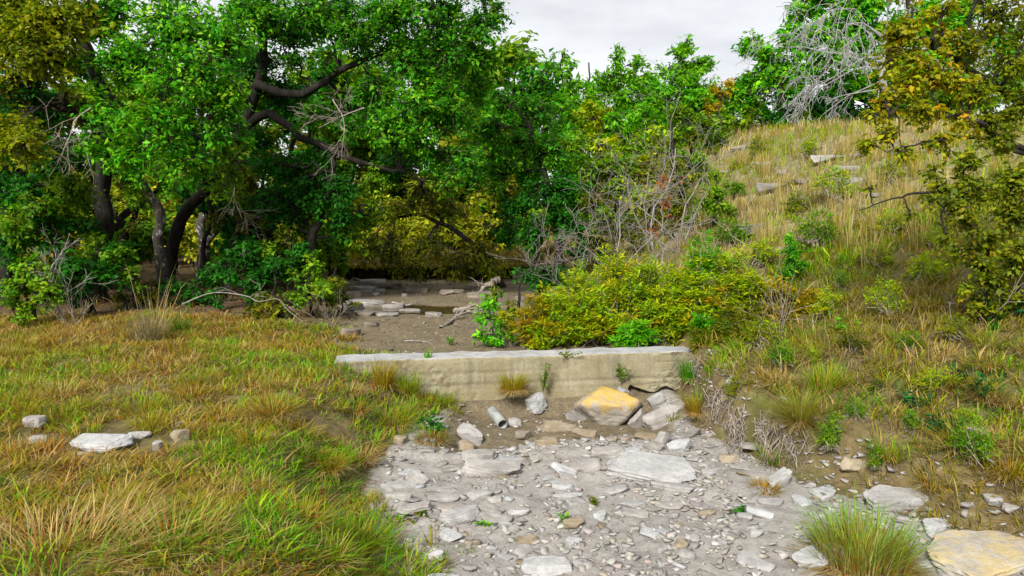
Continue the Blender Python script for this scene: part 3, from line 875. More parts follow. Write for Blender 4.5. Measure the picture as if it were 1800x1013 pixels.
for k in range(6000):
    if nchip >= 220:
        break
    y = 3.7 + 3.7 * rng.random() ** 1.15
    x = rng.uniform(-1.5, 3.6)
    if not (bank_left(y) + .12 < x < bank_right(y) + .25):
        continue
    if (y > 6.35 + .14 * x and -.7 < x < 1.6 and rng.random() < .8) or noise3(x * 1.3, y * 1.3, seed=88) < rng.uniform(-.9, .35) or not free(x, y, .9):
        continue
    s_ = .05 + .11 * rng.random() ** 2.2
    o = link("stone_chip", chip_meshes[rng.integers(14)], loc=(x, y, float(height(x, y)) + s_ * .03))
    o.scale = (s_, s_ * rng.uniform(.7, 1.15), s_ * rng.uniform(.5, 1.25))
    o.rotation_euler = (rng.normal(0, .22), rng.normal(0, .22), rng.uniform(0, 6.28))
    tag(o, "small flat pale limestone chip among the gravel of the dry bed", "stone", "loose chips in the dry creek bed")
    CHIPS.append((x, y)); nchip += 1

def scatter_gravel(n, xr_, yr_, keep, smin, smax, mat, name, label, pal):
    x = rng.uniform(*xr_, n); y = yr_[0] + (yr_[1] - yr_[0]) * rng.random(n) ** 1.2
    k = keep(x, y); x, y = x[k], y[k]; n = len(x)
    z = height(x, y)
    base, F = rock_geo(5, n=1, cuts=0, box=.7, dims=(1, .8, .42))
    s_ = smin + (smax - smin) * rng.random(n) ** 3
    V = base[None] * (1 + rng.normal(0, .16, (n, 8, 3)))
    V = V * s_[:, None, None] * np.stack([np.ones(n), rng.uniform(.6, 1, n), rng.uniform(.45, 1.1, n)], -1)[:, None, :]
    a_ = rng.uniform(0, 6.28, n); ca, sa = np.cos(a_), np.sin(a_)
    tx, ty = rng.normal(0, .25, n), rng.normal(0, .25, n)
    Vx = V[..., 0] * ca[:, None] - V[..., 1] * sa[:, None]; Vy = V[..., 0] * sa[:, None] + V[..., 1] * ca[:, None]
    Vz = V[..., 2] + Vx * tx[:, None] + Vy * ty[:, None]
    P = np.stack([Vx + x[:, None], Vy + y[:, None], Vz + z[:, None] + (s_ * .12)[:, None]], -1)
    mb = MB()
    F = (np.arange(n)[:, None, None] * 8 + F[None]).reshape(-1, 4)
    mb.add(P.reshape(-1, 3), F, np.repeat(pick(pal, n, .07), 8, 0))
    tag(link(name, mb.mesh(name), mat), label, kind="stuff")

m, t, out = new_mat("gravel_stone")
cc = node(t, "ShaderNodeAttribute", attribute_name="Col").outputs['Color']
n2 = noise(t, node(t, "ShaderNodeNewGeometry").outputs['Position'], 60, 4, .6)
b = node(t, "ShaderNodeBump", {'Strength': .6, 'Distance': .006, 'Height': n2})
p = node(t, "ShaderNodeBsdfPrincipled", {'Base Color': mixc(t, .5, cc, ramp(t, n2, [(.3, (.6, .58, .55)), (.6, (1, 1, 1))]), 'MULTIPLY'), 'Roughness': .9, 'Normal': b.outputs[0]})
t.links.new(p.outputs[0], out.inputs[0])
M_GRAVEL = m
GP = [((.28, .268, .252), 4), ((.35, .342, .332), 2), ((.21, .197, .182), 3), ((.29, .265, .23), 1.4)]
def keep_bed(x, y):
    k = (x > bank_left(y) + .05 + .2 * noise3(x * 3, y * 3, seed=91)) & (x < bank_right(y) + .30 + .2 * noise3(x * 3, y * 3, seed=92))
    wy = WALL_A[1] + (x - WALL_A[0]) / (WALL_B[0] - WALL_A[0]) * (WALL_B[1] - WALL_A[1])
    sc = sst(-1.75, -1.45, y - wy - .10 * x + .15 * noise3(x * 3, y * 3, seed=4)) * (x > -.85) * (x < 1.75)
    return k & (y < wy - .06) & (rng.random(len(x)) > .88 * sc) & (fbm(x * 1.5, y * 1.5, seed=93, oct=3) > rng.uniform(-.7, .75, len(x)))
scatter_gravel(20000, (-1.6, 4.2), (3.6, 8.2), keep_bed, .010, .075, M_GRAVEL, "gravel", "pale gravel and flakes covering the dry creek bed", GP)
GP2 = [((.16, .13, .095), 4), ((.22, .185, .14), 2), ((.10, .08, .058), 3), ((.30, .275, .24), .35)]
def keep_up(x, y):
    wy = WALL_A[1] + (x - WALL_A[0]) / (WALL_B[0] - WALL_A[0]) * (WALL_B[1] - WALL_A[1])
    inpool = ((x + 1.75) / 1.6) ** 2 + ((y - 13.2) / 1.0) ** 2 < 1
    return (x > bank_left(y) - .1) & (x < bank_right(y) + .1) & (y > wy + .5) & ~inpool
scatter_gravel(4200, (-5, 2.2), (8.4, 18.8), keep_up, .012, .06, M_GRAVEL, "silt_gravel", "brown pebbles and silt in the bed above the dam", GP2)

# ------------------------------------------------------------------ trees and shrubs
G = lambda r, g, b, k=1.0: lin((r, g, b), k)
PAL = {
    'oak':    [(G(64, 138, 16), 5), (G(44, 112, 16), 3), (G(118, 168, 26), 2), (G(28, 84, 14), 2)],
    'bright': [(G(76, 156, 18), 5), (G(118, 180, 26), 3), (G(44, 126, 22), 3), (G(150, 186, 36), 1.2), (G(32, 96, 16), 2)],
    'dark':   [(G(34, 98, 18), 4), (G(22, 72, 14), 3), (G(56, 126, 24), 2)],
    'cedar':  [(G(84, 150, 14), 4), (G(112, 164, 18), 3), (G(52, 112, 14), 2)],
    'olive':  [(G(132, 140, 12), 4), (G(106, 128, 14), 3), (G(154, 146, 16), 2), (G(82, 112, 12), 2)],
    'olivedk':[(G(92, 108, 16), 4), (G(124, 122, 20), 3), (G(64, 90, 16), 3), (G(144, 126, 26), 1)],
    'orange': [(G(148, 144, 12), 4), (G(124, 134, 12), 4), (G(172, 126, 16), 1.2), (G(100, 120, 14), 2)],
    'sumac':  [(G(162, 176, 14), 4), (G(132, 166, 16), 4), (G(178, 160, 16), 1.6), (G(94, 148, 14), 2), (G(170, 112, 16), .4)],
    'rust':   [(G(156, 136, 14), 4), (G(138, 136, 14), 3), (G(172, 110, 18), 1.2), (G(116, 134, 16), 2)],
    'fresh':  [(G(84, 164, 18), 4), (G(122, 180, 24), 3), (G(56, 132, 22), 2)],
    'yellow': [(G(164, 168, 30), 4), (G(136, 156, 26), 3), (G(186, 168, 40), 2)],
    'teal':   [(G(26, 86, 44), 4), (G(16, 60, 30), 3), (G(48, 106, 42), 2)],
    'red':    [(G(176, 84, 28), 4), (G(166, 100, 34), 3), (G(140, 66, 26), 2)],
    'mid':    [(G(94, 138, 16), 4), (G(124, 150, 20), 3), (G(62, 114, 16), 3)],
}
TWIG = np.array([.075, .06, .05])

def branch_path(a_, c_, n=6, sag=.08, wob=.10):
    tt = np.linspace(0, 1, n)[:, None]
    Ln = np.linalg.norm(c_ - a_)
    P = a_ + (c_ - a_) * tt
    P[:, 2] += (np.sin(tt[:, 0] * math.pi) * Ln * sag)
    off = rng.normal(0, wob * Ln, (n, 3)) * np.sin(tt * math.pi) * .6
    return P + off

def crown_clump(mb, tree_pts, tree_r, c, r, pal, leaf, cover, depth=.8, branches=None, up=.55, per=36, droop=.0, twigcol=TWIG, hollow=.35, flat=.85, elong=False, D=10):
    """a bough: limb from the nearest wood, twigs in an ellipsoid, leaves along the twigs"""
    c = np.asarray(c, float)
    d = np.linalg.norm(tree_pts - c, axis=1) + .35 * np.maximum(0, tree_pts[:, 2] - c[2])
    k = int(np.argmin(d))
    limb = branch_path(tree_pts[k], c, 7, .06, .08)
    r0 = min(tree_r[k] * .6, .014 + .022 * r + .012 * np.linalg.norm(c - tree_pts[k]) ** .5)
    if branches is not None:
        tubes(branches, limb, np.linspace(r0, .010, 7), 5)
    LnL, Wd = leaf
    area = math.pi * r * r
    nleaf = int(cover * area / (LnL * Wd * .5))
    ns = max(5, nleaf // per)
    S = nrm(rng.normal(0, 1, (ns, 3))) * (hollow + (1 - hollow) * rng.random((ns, 1)) ** .6)
    keepf = fbm(S[:, 0] * 1.7 + c[0], S[:, 1] * 1.7 + c[1], S[:, 2] * 1.7 + c[2], seed=55, oct=2)
    S = S * (.82 + .38 * keepf[:, None])
    T = c + S * np.array([r, r * depth, r * flat])
    src = limb[rng.integers(3, 7, ns)]
    tt = np.linspace(0, 1, 4)
    P = src[:, None, :] + (T - src)[:, None, :] * tt[None, :, None]
    P[:, 1:3] += rng.normal(0, .09 * r, (ns, 2, 3))
    P[:, 1, 2] += .10 * r; P[:, 3, 2] -= droop * r
    tw = max(.0035, .0009 * D)
    tubes(mb, P, np.broadcast_to(np.array([tw * 1.5, tw * 1.1, tw * .8, tw * .4]), (ns, 4)), 3, twigcol)
    # leaves
    i = rng.integers(0, ns, nleaf)
    f = .25 + .85 * rng.random(nleaf) ** .7
    seg = np.clip((f * 3).astype(int), 0, 2); fr = f * 3 - seg
    Q = P[i, seg] + (P[i, np.minimum(seg + 1, 3)] - P[i, seg]) * fr[:, None]
    Q = Q + rng.normal(0, .045 * r + .35 * LnL, (nleaf, 3)) * np.array([1, 1, .75])
    tdir = nrm(P[i, 3] - P[i, 1])
    N = nrm(np.array([0, 0, up]) + rng.normal(0, .40, (nleaf, 3)) + .45 * nrm(Q - c))
    H = nrm(tdir * (1.1 if elong else .5) + rng.normal(0, .6, (nleaf, 3)) + np.array([0, 0, -.15 - droop]))
    sc = np.clip(np.exp(rng.normal(-.06, .32, nleaf)), .4, 1.7)
    sprayc = (1 + rng.normal(0, .20, (ns, 1)))[i]
    leaves(mb, Q, N, H, LnL * sc, Wd * sc, (pick(pal, nleaf, .12) * .65 + pick(pal, ns, .12)[i] * .35) * sprayc)

def jag(P, R, n, w):
    P, R = catmull(P, R, n)
    s_ = np.linspace(0, 9, len(P))
    for a_ in range(3):
        P[1:-1, a_] += (w * fbm(s_ * .9 + a_ * 17 + P[0, 0], s_ * 0 + P[0, 1], seed=50, oct=3) * (.3 if a_ == 2 else 1))[1:-1]
    return P, R

def plant(name, label, cat, trunks, clumps, pal, leaf, cover=2.2, bark=M_BARK, group=None, trunk_name="trunk", limb_name="limb", crown_name="crown", twigs_too=0, base=None, **kw):
    """trunks: lists of (px, py, D) with start and end radius, the first one rooted in the land; clumps: (px, py, D, radius px[, palette])"""
    px0, _, D0 = trunks[0][0][0]
    b0 = stand(px0, D0) if base is None else np.asarray(base)
    root = link(name, None, loc=b0)
    tag(root, label, cat, group)
    pts, rad = [], []
    for ti, (pl, r0, r1) in enumerate(trunks):
        P = np.array([at(*q) for q in pl])
        if ti == 0:
            P[0] = b0 - np.array([0, 0, .08])
        elif kw.get('root_all'):
            P[0, 2] = height(P[0, 0], P[0, 1]) - .06
        R = np.linspace(r0, r1, len(P))
        if ti == 0 and len(P) > 2:
            R[0] = r0 * 1.35
        P, R = jag(P, R, 7, kw.get('wob', .085))
        mb = MB(); tubes(mb, P - b0, R, 9 if r0 > .06 else 6, lump=.16)
        o = link(trunk_name if ti == 0 else limb_name, mb.mesh("wood", True), bark, root)
        pts.append(P); rad.append(R)
    pts, rad = np.vstack(pts), np.concatenate(rad)
    lo = len(pts) // 4 if len(pts) > 12 else 0
    br, cr_ = MB(), MB()
    args = {k: v for k, v in kw.items() if k in ('depth', 'up', 'per', 'droop', 'hollow', 'flat', 'elong', 'twigcol')}
    for q in clumps:
        px, py, D, rpx = q[:4]
        pl_ = PAL[q[4]] if len(q) > 4 and q[4] else pal
        cv = cover * (q[5] if len(q) > 5 else 1) * (.92 if D > 11 else 1)
        if py < -30 or px > 1815:          # beyond the frame: a thinner crown is enough
            cv *= .4
        c = at(px, py, D)
        c[2] = max(c[2], height(c[0], c[1]) + .12 * rpx / FPX * D)
        crown_clump(cr_, pts[lo:] , rad[lo:], c, rpx / FPX * D, pl_, leaf, cv, branches=br, D=D, **args)
    for MBx, nm in ((br, "branches"), (cr_, crown_name)):
        if MBx.n:
            for a_ in MBx.V:
                a_ -= b0
            o = link(nm, MBx.mesh(nm, nm == "branches"), bark if nm == "branches" else M_LEAF, root)
            if nm == "branches":
                o["kind"] = "stuff"
    return root

def bare(mb, a_, d, ln, r, depth, spread=.55, up=.10, wob=.12, minr=.0035, col=(1, 1, 1), kids=(3, 5), shrink=.62, down=0.0):
    """leafless branching wood, recursive"""
    n = 6
    P = [np.array(a_, float)]
    dd = nrm(np.array(d, float))
    for i in range(n - 1):
        dd = nrm(dd + rng.normal(0, wob, 3) + np.array([0, 0, up - down]) * .25)
        P.append(P[-1] + dd * ln / (n - 1))
    P = np.array(P)
    R = np.linspace(r, max(minr, r * .45), n)
    tubes(mb, P, R, 6 if r > .02 else (4 if r > .008 else 3), col)
    if depth <= 0:
        return
    for k in range(rng.integers(*kids)):
        i = rng.integers(2, n)
        q = nrm(nrm(P[i] - P[i - 1]) + rng.normal(0, spread, 3))
        bare(mb, P[i], q, ln * shrink * rng.uniform(.7, 1.2), max(minr, R[i] * .66), depth - 1, spread, up, wob, minr, col, kids, shrink, down)

def dead_plant(name, label, cat, px, D, stems, mat=M_DEAD, group=None, **kw):
    b0 = stand(px, D)
    root = link(name, None, loc=b0); tag(root, label, cat, group)
    for (dx_, dz_, dyy, ln, r, dep) in stems:
        mb = MB()
        bare(mb, (rng.normal(0, .04), rng.normal(0, .04), -.05), (dx_, dyy, dz_), ln, r, dep, **kw)
        link("stem", mb.mesh("stem", True), mat, root)["kind"] = "stuff"
    return root

# --- left wood
LEAF = (.088, .042)
plant("oak_tree", "leaning dark oak whose long limb reaches right over the creek", "tree",
      [([(288, 495, 15.5), (300, 445, 15.4), (335, 365, 15.2), (384, 308, 15), (425, 225, 14.8), (452, 130, 14.6), (470, 20, 14.4), (480, -60, 14.4)], .15, .07),
       ([(405, 262, 14.9), (470, 200, 14.4), (520, 240, 14.0), (580, 262, 13.6), (640, 290, 13.4), (700, 300, 13.2)], .105, .03),
       ([(452, 150, 14.6), (520, 165, 14.2), (590, 130, 13.8), (680, 90, 13.4), (790, 60, 13)], .10, .03),
       ([(580, 262, 13.6), (595, 320, 13.6), (612, 372, 13.7)], .06, .03),
       ([(440, 180, 14.7), (360, 100, 14), (300, 40, 13.5)], .10, .04)],
      [(470, 30, 13.6, 70), (545, 25, 13.4, 70), (620, 60, 13.2, 66), (690, 25, 13, 80), (770, 25, 12.8, 80), (845, 50, 12.6, 58), (868, 20, 12.6, 40),
       (850, 112, 12.8, 40), (790, 110, 12.8, 70), (715, 110, 13, 66), (660, 165, 13.2, 60), (745, 185, 12.6, 74, 'bright'), (690, 230, 12.8, 58, 'bright'),
       (800, 205, 12.9, 52), (620, 225, 13.3, 46, None, .7), (550, 200, 13.8, 44, None, .6), (500, 90, 13.8, 40, None, .6), (570, 110, 13.6, 40, None, .5),
       (525, 320, 13.6, 60, 'dark'), (600, 335, 13.4, 54, 'dark'), (660, 320, 13.5, 50, 'mid'), (560, 275, 13.9, 40, 'dark'),
       (455, 120, 14.9, 60, 'dark'), (500, 170, 15, 60, 'dark'), (450, 250, 14.4, 50, 'dark'), (560, 330, 14.6, 60, 'dark'), (640, 200, 14.6, 60, 'dark'), (520, 60, 14.4, 60, 'dark'), (600, 20, 14.2, 60, 'dark'), (700, 90, 14, 60, 'dark'), (760, 150, 13.8, 50, 'dark'), (850, 160, 13.2, 40), (690, 290, 13.6, 44, 'dark'), (480, 290, 13.2, 40, 'dark'), (430, 330, 14, 44, 'olivedk'), (455, 385, 14.6, 40, 'olivedk', .8), (520, 400, 15, 42, 'mid', .8), (400, 340, 13.4, 34, 'mid', .8), (600, 400, 15, 44, 'mid', .8), (500, 360, 14.2, 44, 'dark'), (655, 385, 14.6, 40, 'mid', .8), (750, 265, 13.2, 56), (820, 285, 13.2, 54), (780, 330, 13.4, 36, 'mid', .7), (430, 20, 13.8, 60), (420, -60, 13.8, 90), (560, -60, 13.6, 90), (700, -60, 13.2, 90), (820, -50, 12.8, 70)],
      PAL['oak'], LEAF, 2.1)
plant("oak_tree", "bright green oak with a pale lichened crooked trunk in front of the dark wood", "tree",
      [([(288, 515, 14.0), (284, 430, 13.9), (286, 372, 13.8), (262, 340, 13.6), (243, 312, 13.4), (262, 240, 13.2), (300, 150, 13), (310, 40, 13)], .11, .05),
       ([(262, 240, 13.2), (210, 190, 12.6), (170, 130, 12.4)], .06, .025), ([(280, 200, 13.1), (350, 150, 12.3), (410, 140, 12.1)], .06, .025)],
      [(300, 55, 11.8, 100), (215, 110, 11.7, 88), (330, 140, 11.5, 100), (402, 160, 11.6, 48), (185, 205, 11.6, 70), (270, 220, 11.3, 84), (365, 215, 11.6, 60),
       (235, 290, 11.6, 54), (318, 290, 11.5, 56), (385, 275, 11.9, 42, 'mid'), (190, 20, 12, 76), (395, 60, 12, 72), (165, 265, 11.8, 42), (300, -50, 12, 110), (420, 250, 12, 30, None, .8), (230, 345, 12, 36, 'mid', .8), (300, 335, 11.9, 34, None, .7), (410, 315, 12.4, 34, 'mid', .7), (345, 315, 12, 30)],
      PAL['bright'], LEAF, 2.0, bark=M_LICHEN_BARK)
plant("oak_tree", "old oak with a thick black trunk and olive leaves by the wood edge", "tree",
      [([(168, 520, 13.2), (172, 450, 13.2), (182, 360, 13.1), (188, 270, 13), (170, 160, 12.8), (140, 60, 12.6), (120, -40, 12.5)], .19, .08),
       ([(178, 420, 13.2), (215, 385, 13.5), (262, 345, 13.8), (300, 300, 14)], .09, .04),
       ([(185, 250, 13), (110, 170, 12.2), (55, 110, 11.8)], .08, .03)],
      [(100, 40, 11.2, 90, 'olive'), (40, 90, 11, 80, 'olive'), (110, 110, 11.3, 60, 'olive'), (30, 10, 11.3, 80, 'olive'), (160, 30, 11.8, 56, 'olivedk'), (60, 190, 12.6, 70, 'dark'),
       (130, 200, 12.8, 56, 'olivedk'), (40, 260, 10.8, 58, 'olive'), (15, 230, 11, 40, 'olive'), (110, 280, 13, 60, 'dark'), (100, -50, 11.6, 110, 'olivedk'), (20, 150, 12.4, 50, 'olivedk')],
      PAL['olivedk'], LEAF, 2.2)
plant("oak_tree", "slim dark oak in the shade at the far left of the wood", "tree",
      [([(12, 520, 12.6), (18, 400, 12.6), (40, 280, 12.6), (52, 160, 12.5), (30, 60, 12.4)], .12, .05)],
      [(40, 340, 12, 66, 'dark'), (110, 350, 12.2, 64, 'mid'), (90, 410, 12, 58, 'dark'), (20, 430, 11.8, 56, 'dark'), (150, 400, 12.6, 44, 'dark'), (60, 370, 11.6, 50, 'mid'), (130, 330, 11.9, 50, 'mid'), (15, 390, 11.5, 44, 'mid'), (-20, 300, 12, 70, 'dark'), (-20, 60, 12, 120, 'dark')],
      PAL['dark'], LEAF, 1.8)
plant("oak_tree", "thin tree leaning right at the left shore of the pool", "tree",
      [([(528, 520, 13.6), (545, 450, 13.6), (560, 400, 13.6), (572, 360, 13.6), (580, 300, 13.7)], .10, .045)],
      [(545, 360, 13.4, 46, 'dark'), (600, 380, 13.7, 48, 'dark'), (500, 400, 13.6, 50, 'dark'), (470, 350, 13.9, 54, 'dark'), (620, 420, 14, 40, 'mid', .8)],
      PAL['dark'], LEAF, 1.7)
plant("oak_tree", "grey trunked tree standing behind the leaning dark oak", "tree",
      [([(362, 480, 17), (358, 420, 17), (356, 350, 17), (345, 280, 17), (350, 160, 17)], .13, .07),
       ([(362, 440, 17), (410, 360, 16.6), (420, 280, 16.4), (440, 200, 16)], .08, .04)],
      [(430, 300, 16, 50, 'dark'), (400, 380, 16.4, 50, 'olivedk'), (450, 400, 16, 46, 'olivedk'), (330, 250, 16.5, 60, 'dark'), (440, 450, 15, 46, 'dark'), (410, 200, 17, 60, 'dark')],
      PAL['dark'], LEAF, 1.6, bark=M_LICHEN_BARK)
for (lab, pl_, bark_) in [("slender dark tree standing just right of the leaning oak's foot", [(352, 500, 15.2), (358, 430, 15.2), (368, 360, 15), (352, 280, 15)], M_BARK),
                          ("slender grey stem with dangling twigs under the leaning oak", [(402, 500, 15), (406, 430, 15), (420, 370, 14.9), (408, 290, 14.8)], M_LICHEN_BARK),
                          ("crooked dark sapling between the thick black trunk and the lichened one", [(222, 510, 14.6), (212, 440, 14.6), (236, 370, 14.6), (220, 290, 14.6)], M_BARK),
                          ("thin dark tree near the right end of the left wood", [(462, 500, 15.4), (470, 430, 15.4), (452, 360, 15.3), (476, 280, 15.2)], M_BARK),
                          ("thin forked dark tree close to the far left shrub", [(92, 520, 13.4), (100, 440, 13.4), (84, 360, 13.4), (96, 260, 13.3)], M_BARK)]:
    q_ = pl_[2]
    plant("slender_tree", lab, "tree", [(pl_, .06, .03), ([pl_[1], (pl_[1][0] + 22, pl_[1][1] - 60, pl_[1][2]), (pl_[1][0] + 20, pl_[1][1] - 130, pl_[1][2])], .03, .012)],
          [(q_[0] + 24, q_[1] - 20, q_[2] - .3, 28, 'mid', .7), (q_[0] - 16, q_[1] - 60, q_[2] - .3, 34, 'dark', .8), (q_[0] + 6, q_[1] + 24, q_[2] - .3, 22, 'olivedk', .7)], PAL['dark'], LEAF, 1.5, bark=bark_, wob=.06)
# --- trees round the pool
plant("mesquite_tree", "olive drooping tree leaning left over the far side of the pool", "tree",
      [([(880, 498, 17.2), (860, 470, 17.2), (820, 425, 17.1), (780, 395, 17), (735, 378, 17), (680, 384, 17)], .09, .03),
       ([(780, 395, 17), (745, 350, 17), (740, 310, 17)], .05, .02)],
      [(745, 335, 16.8, 56, 'olivedk'), (700, 365, 16.8, 42, 'olive', .7), (800, 365, 17, 48, 'olivedk', .8), (690, 435, 16.6, 46, 'olivedk'), (650, 440, 16.8, 36, 'olivedk'), (760, 440, 16.6, 50, 'olivedk'), (835, 445, 16.4, 46, 'olivedk'),
       (870, 465, 16.3, 34, 'olive'), (800, 470, 16.3, 36, 'olivedk'), (720, 470, 16.5, 34, 'olivedk')],
      PAL['olivedk'], (.11, .042), 1.3, droop=.25)
plant("oak_tree", "dense deep green tree on the right shore of the pool", "tree",
      [([(988, 515, 14.8), (985, 450, 14.8), (975, 370, 14.9), (950, 290, 15), (930, 220, 15)], .10, .05),
       ([(940, 500, 15.4), (945, 440, 15.3), (935, 380, 15.2)], .06, .03)],
      [(960, 340, 14.2, 54, 'dark'), (905, 375, 14.6, 44, 'dark'), (1000, 330, 14.3, 46, 'dark'), (935, 415, 14.3, 44, 'dark'), (885, 410, 14.8, 34, 'dark'), (985, 390, 14.2, 40, 'dark'), (865, 310, 15, 44, 'oak'), (905, 255, 15, 50, 'oak'), (975, 265, 14.8, 52, 'oak'),
       (860, 230, 15.2, 44, 'oak'), (880, 180, 15.4, 36, 'oak'), (940, 195, 15.4, 50, 'oak'), (1010, 400, 14.2, 34, 'dark'), (1015, 265, 15, 36, 'mid')],
      PAL['dark'], LEAF, 2.3)
for (lab, px, D, cl, pl) in [
    ("tall pointed green juniper rising left of the open sky", 985, 27, [(985, 125, 27, 26), (960, 150, 27, 28), (1012, 155, 27, 30), (985, 185, 26.6, 42), (950, 215, 26.6, 40), (1020, 215, 26.6, 42), (985, 260, 26, 60), (962, 118, 27, 12), (1000, 112, 27, 14), (990, 96, 27, 9)], 'cedar'),
    ("spiky topped juniper under the middle of the open sky", 1085, 29, [(1088, 110, 29, 22), (1075, 140, 29, 32), (1120, 145, 28.6, 36), (1100, 180, 28.4, 52), (1060, 200, 28, 46), (1140, 190, 28.4, 46), (1090, 240, 28, 60, 'fresh'), (1150, 250, 28, 50, 'mid'), (1128, 112, 29, 18), (1084, 90, 29, 12)], 'cedar'),
    ("round topped green juniper at the right of the open sky", 1200, 31, [(1200, 95, 31, 28), (1180, 125, 31, 38), (1228, 120, 31, 32), (1205, 150, 30.6, 48), (1165, 165, 30.4, 40, 'fresh'), (1240, 160, 30.6, 34), (1225, 180, 30, 46, 'fresh'), (1260, 190, 30, 40, 'mid'), (1180, 215, 30, 50, 'fresh'), (1200, 195, 30, 46), (1240, 110, 31, 18), (1205, 78, 31, 14)], 'cedar'), ("leafy green tree filling the gap between the two pointed junipers", 1035, 31, [(1030, 190, 31, 44), (1060, 230, 30.5, 56), (990, 240, 30.5, 56), (1120, 250, 30.5, 56), (1170, 230, 30.5, 52), (1230, 220, 30.2, 46), (1040, 165, 31, 34, 'fresh'), (1075, 150, 31, 30), (1140, 150, 31, 34, 'fresh'), (1170, 185, 31, 40), (1265, 215, 30, 40, 'fresh'), (1290, 240, 29, 36), (1000, 180, 31, 36), (1080, 290, 30, 60), (1010, 310, 30, 60, 'fresh'), (1160, 290, 30, 60, 'sumac'), (940, 280, 30, 60), (920, 200, 31, 40)], 'mid'),
    ("pale green tree low behind the right end of the pool", 905, 26, [(880, 210, 26, 44), (920, 240, 26, 50), (880, 280, 25.6, 50), (930, 320, 25.6, 56), (1000, 350, 25.4, 56), (860, 340, 25.6, 44), (1060, 370, 25.2, 50), (930, 185, 26.4, 34), (905, 165, 26.6, 26), (960, 175, 26.4, 30)], 'fresh')]:
    plant("juniper_tree" if "juniper" in lab else "green_tree", lab, "tree", [([(px, 400, D), (px, 300, D), (px, 200, D), (px, 110, D)], .12, .03)], cl, PAL[pl], (.20, .085), 2.2, up=.2, elong=True)
plant("oak_tree", "light green tree with yellowing leaves left of the bare grey shrubs", "tree",
      [([(1050, 420, 18.5), (1045, 330, 18.5), (1040, 220, 18.6)], .08, .03)],
      [(1045, 210, 18, 44, 'sumac'), (1060, 260, 17.6, 48, 'sumac'), (1090, 215, 18.2, 36, 'fresh'), (1130, 200, 18.4, 34, 'fresh'), (1100, 300, 17.6, 44, 'sumac', .8), (1030, 300, 17.6, 44, 'mid'), (1080, 310, 17.6, 40, 'olive', .8), (1050, 350, 17.4, 44, 'olivedk'), (1095, 370, 17.2, 40, 'olivedk', .7), (1020, 230, 18, 30, 'mid'), (1130, 300, 17.8, 40, 'olive', .7), (1160, 240, 18, 34, 'sumac', .7), (1120, 250, 18, 34, 'mid', .8)],
      PAL['olivedk'], (.14, .06), 2.0)

# background growth that closes the view behind the trunks
bgspec = [
    (40, 22, 'dark', "shadowy thicket tree deep in the wood at the far left"),
    (180, 23, 'mid', "lit thicket tree behind the thick black trunk"),
    (290, 24, 'yellow', "yellow green bush glowing behind the lichened trunk"),
    (400, 22, 'mid', "green thicket tree between the leaning oak and the pool"),
    (520, 24, 'dark', "dark thicket tree behind the slim leaning tree"),
    (600, 27, 'mid', "mid green tree behind the left end of the undercut bank"),
    (720, 35, 'dark', "tall dark tree closing the view over the pool"),
    (850, 27, 'mid', "fresh green tree right behind the drooping olive one"),
    (900, 24, 'oak', "green tree behind the deep green pool side tree"),
    (650, 33, 'dark', "distant dark tree top between the oak limbs"),
    (820, 33, 'oak', "distant green tree under the oak's right edge"),
    (330, 32, 'dark', "distant dark tree behind the bright green oak"),
    (120, 31, 'dark', "distant dark tree behind the olive leaved oak"),
]
protos = {}
for q_, (px, D, pl, lab) in enumerate(bgspec):
    if pl in protos:
        r_ = copy_tree(protos[pl])
        r_.location = stand(px, D); r_.rotation_euler[2] = rng.uniform(0, 6.28)
        s_ = rng.uniform(.95, 1.25) * (D / 24) ** .7; r_.scale = (s_, s_, s_)
        r_["label"] = lab
        continue
    cl = []
    for k in range(20):
        cl.append((px + rng.normal(0, 52), rng.uniform(150, 445), D + rng.normal(0, .9), rng.uniform(38, 66), pl if rng.random() < .7 else 'olivedk'))
    protos[pl] = plant("thicket_tree", lab, "tree", [([(px, 470, D), (px + 5, 380, D), (px - 8, 290, D), (px + 4, 200, D)], .12, .04)], cl, PAL[pl], (.19, .10), 2.2, wob=.12)
# undergrowth bushes of the wood: built once per kind, then copied
ub = []
for pl in ('dark', 'mid', 'olivedk', 'yellow'):
    px, D = 300 + 20 * len(ub), 17.0
    b_ = plant("understory_bush", "leafy understory bush among the shaded trunks of the left wood", "bush", [([(px, 490, D), (px, 440, D), (px + 4, 400, D)], .03, .012)],
               [(px + rng.normal(0, 34), rng.uniform(395, 470), D + rng.normal(0, .3), rng.uniform(22, 36)) for _ in range(9)], PAL[pl], (.13, .066), 2.3, group="understory bushes of the left wood", trunk_name="stem", crown_name="foliage")
    ub.append(b_)
spots = [(-20, 14), (40, 15.5), (95, 14.6), (130, 17.5), (215, 16.2), (225, 22.5), (372, 21.5), (350, 22.5), (430, 18), (455, 15.6), (470, 18.8), (505, 15.4), (520, 21), (590, 21.5), (60, 19), (150, 20.5), (280, 23.5), (420, 16.5), (480, 22), (560, 19.4), (10, 17.5), (190, 22), (640, 22.5), (720, 23), (800, 22), (575, 17), (930, 21), (870, 22)]
for k, (px, D) in enumerate(spots):
    src_ = ub[[0, 1, 0, 2, 1, 3, 2][k % 7]] if D < 19 else ub[[3, 1, 2, 3, 1][k % 5]]
    r_ = copy_tree(src_) if k >= 4 else ub[k]
    r_.location = stand(px, D); r_.rotation_euler[2] = rng.uniform(0, 6.28); s_ = rng.uniform(.85, 1.45); r_.scale = (s_, s_, s_ * rng.uniform(.9, 1.25))
    if px > 600:
        r_["label"] = "leafy bush standing on the far bank beyond the undercut hollow"; r_["group"] = "bushes beyond the pool"
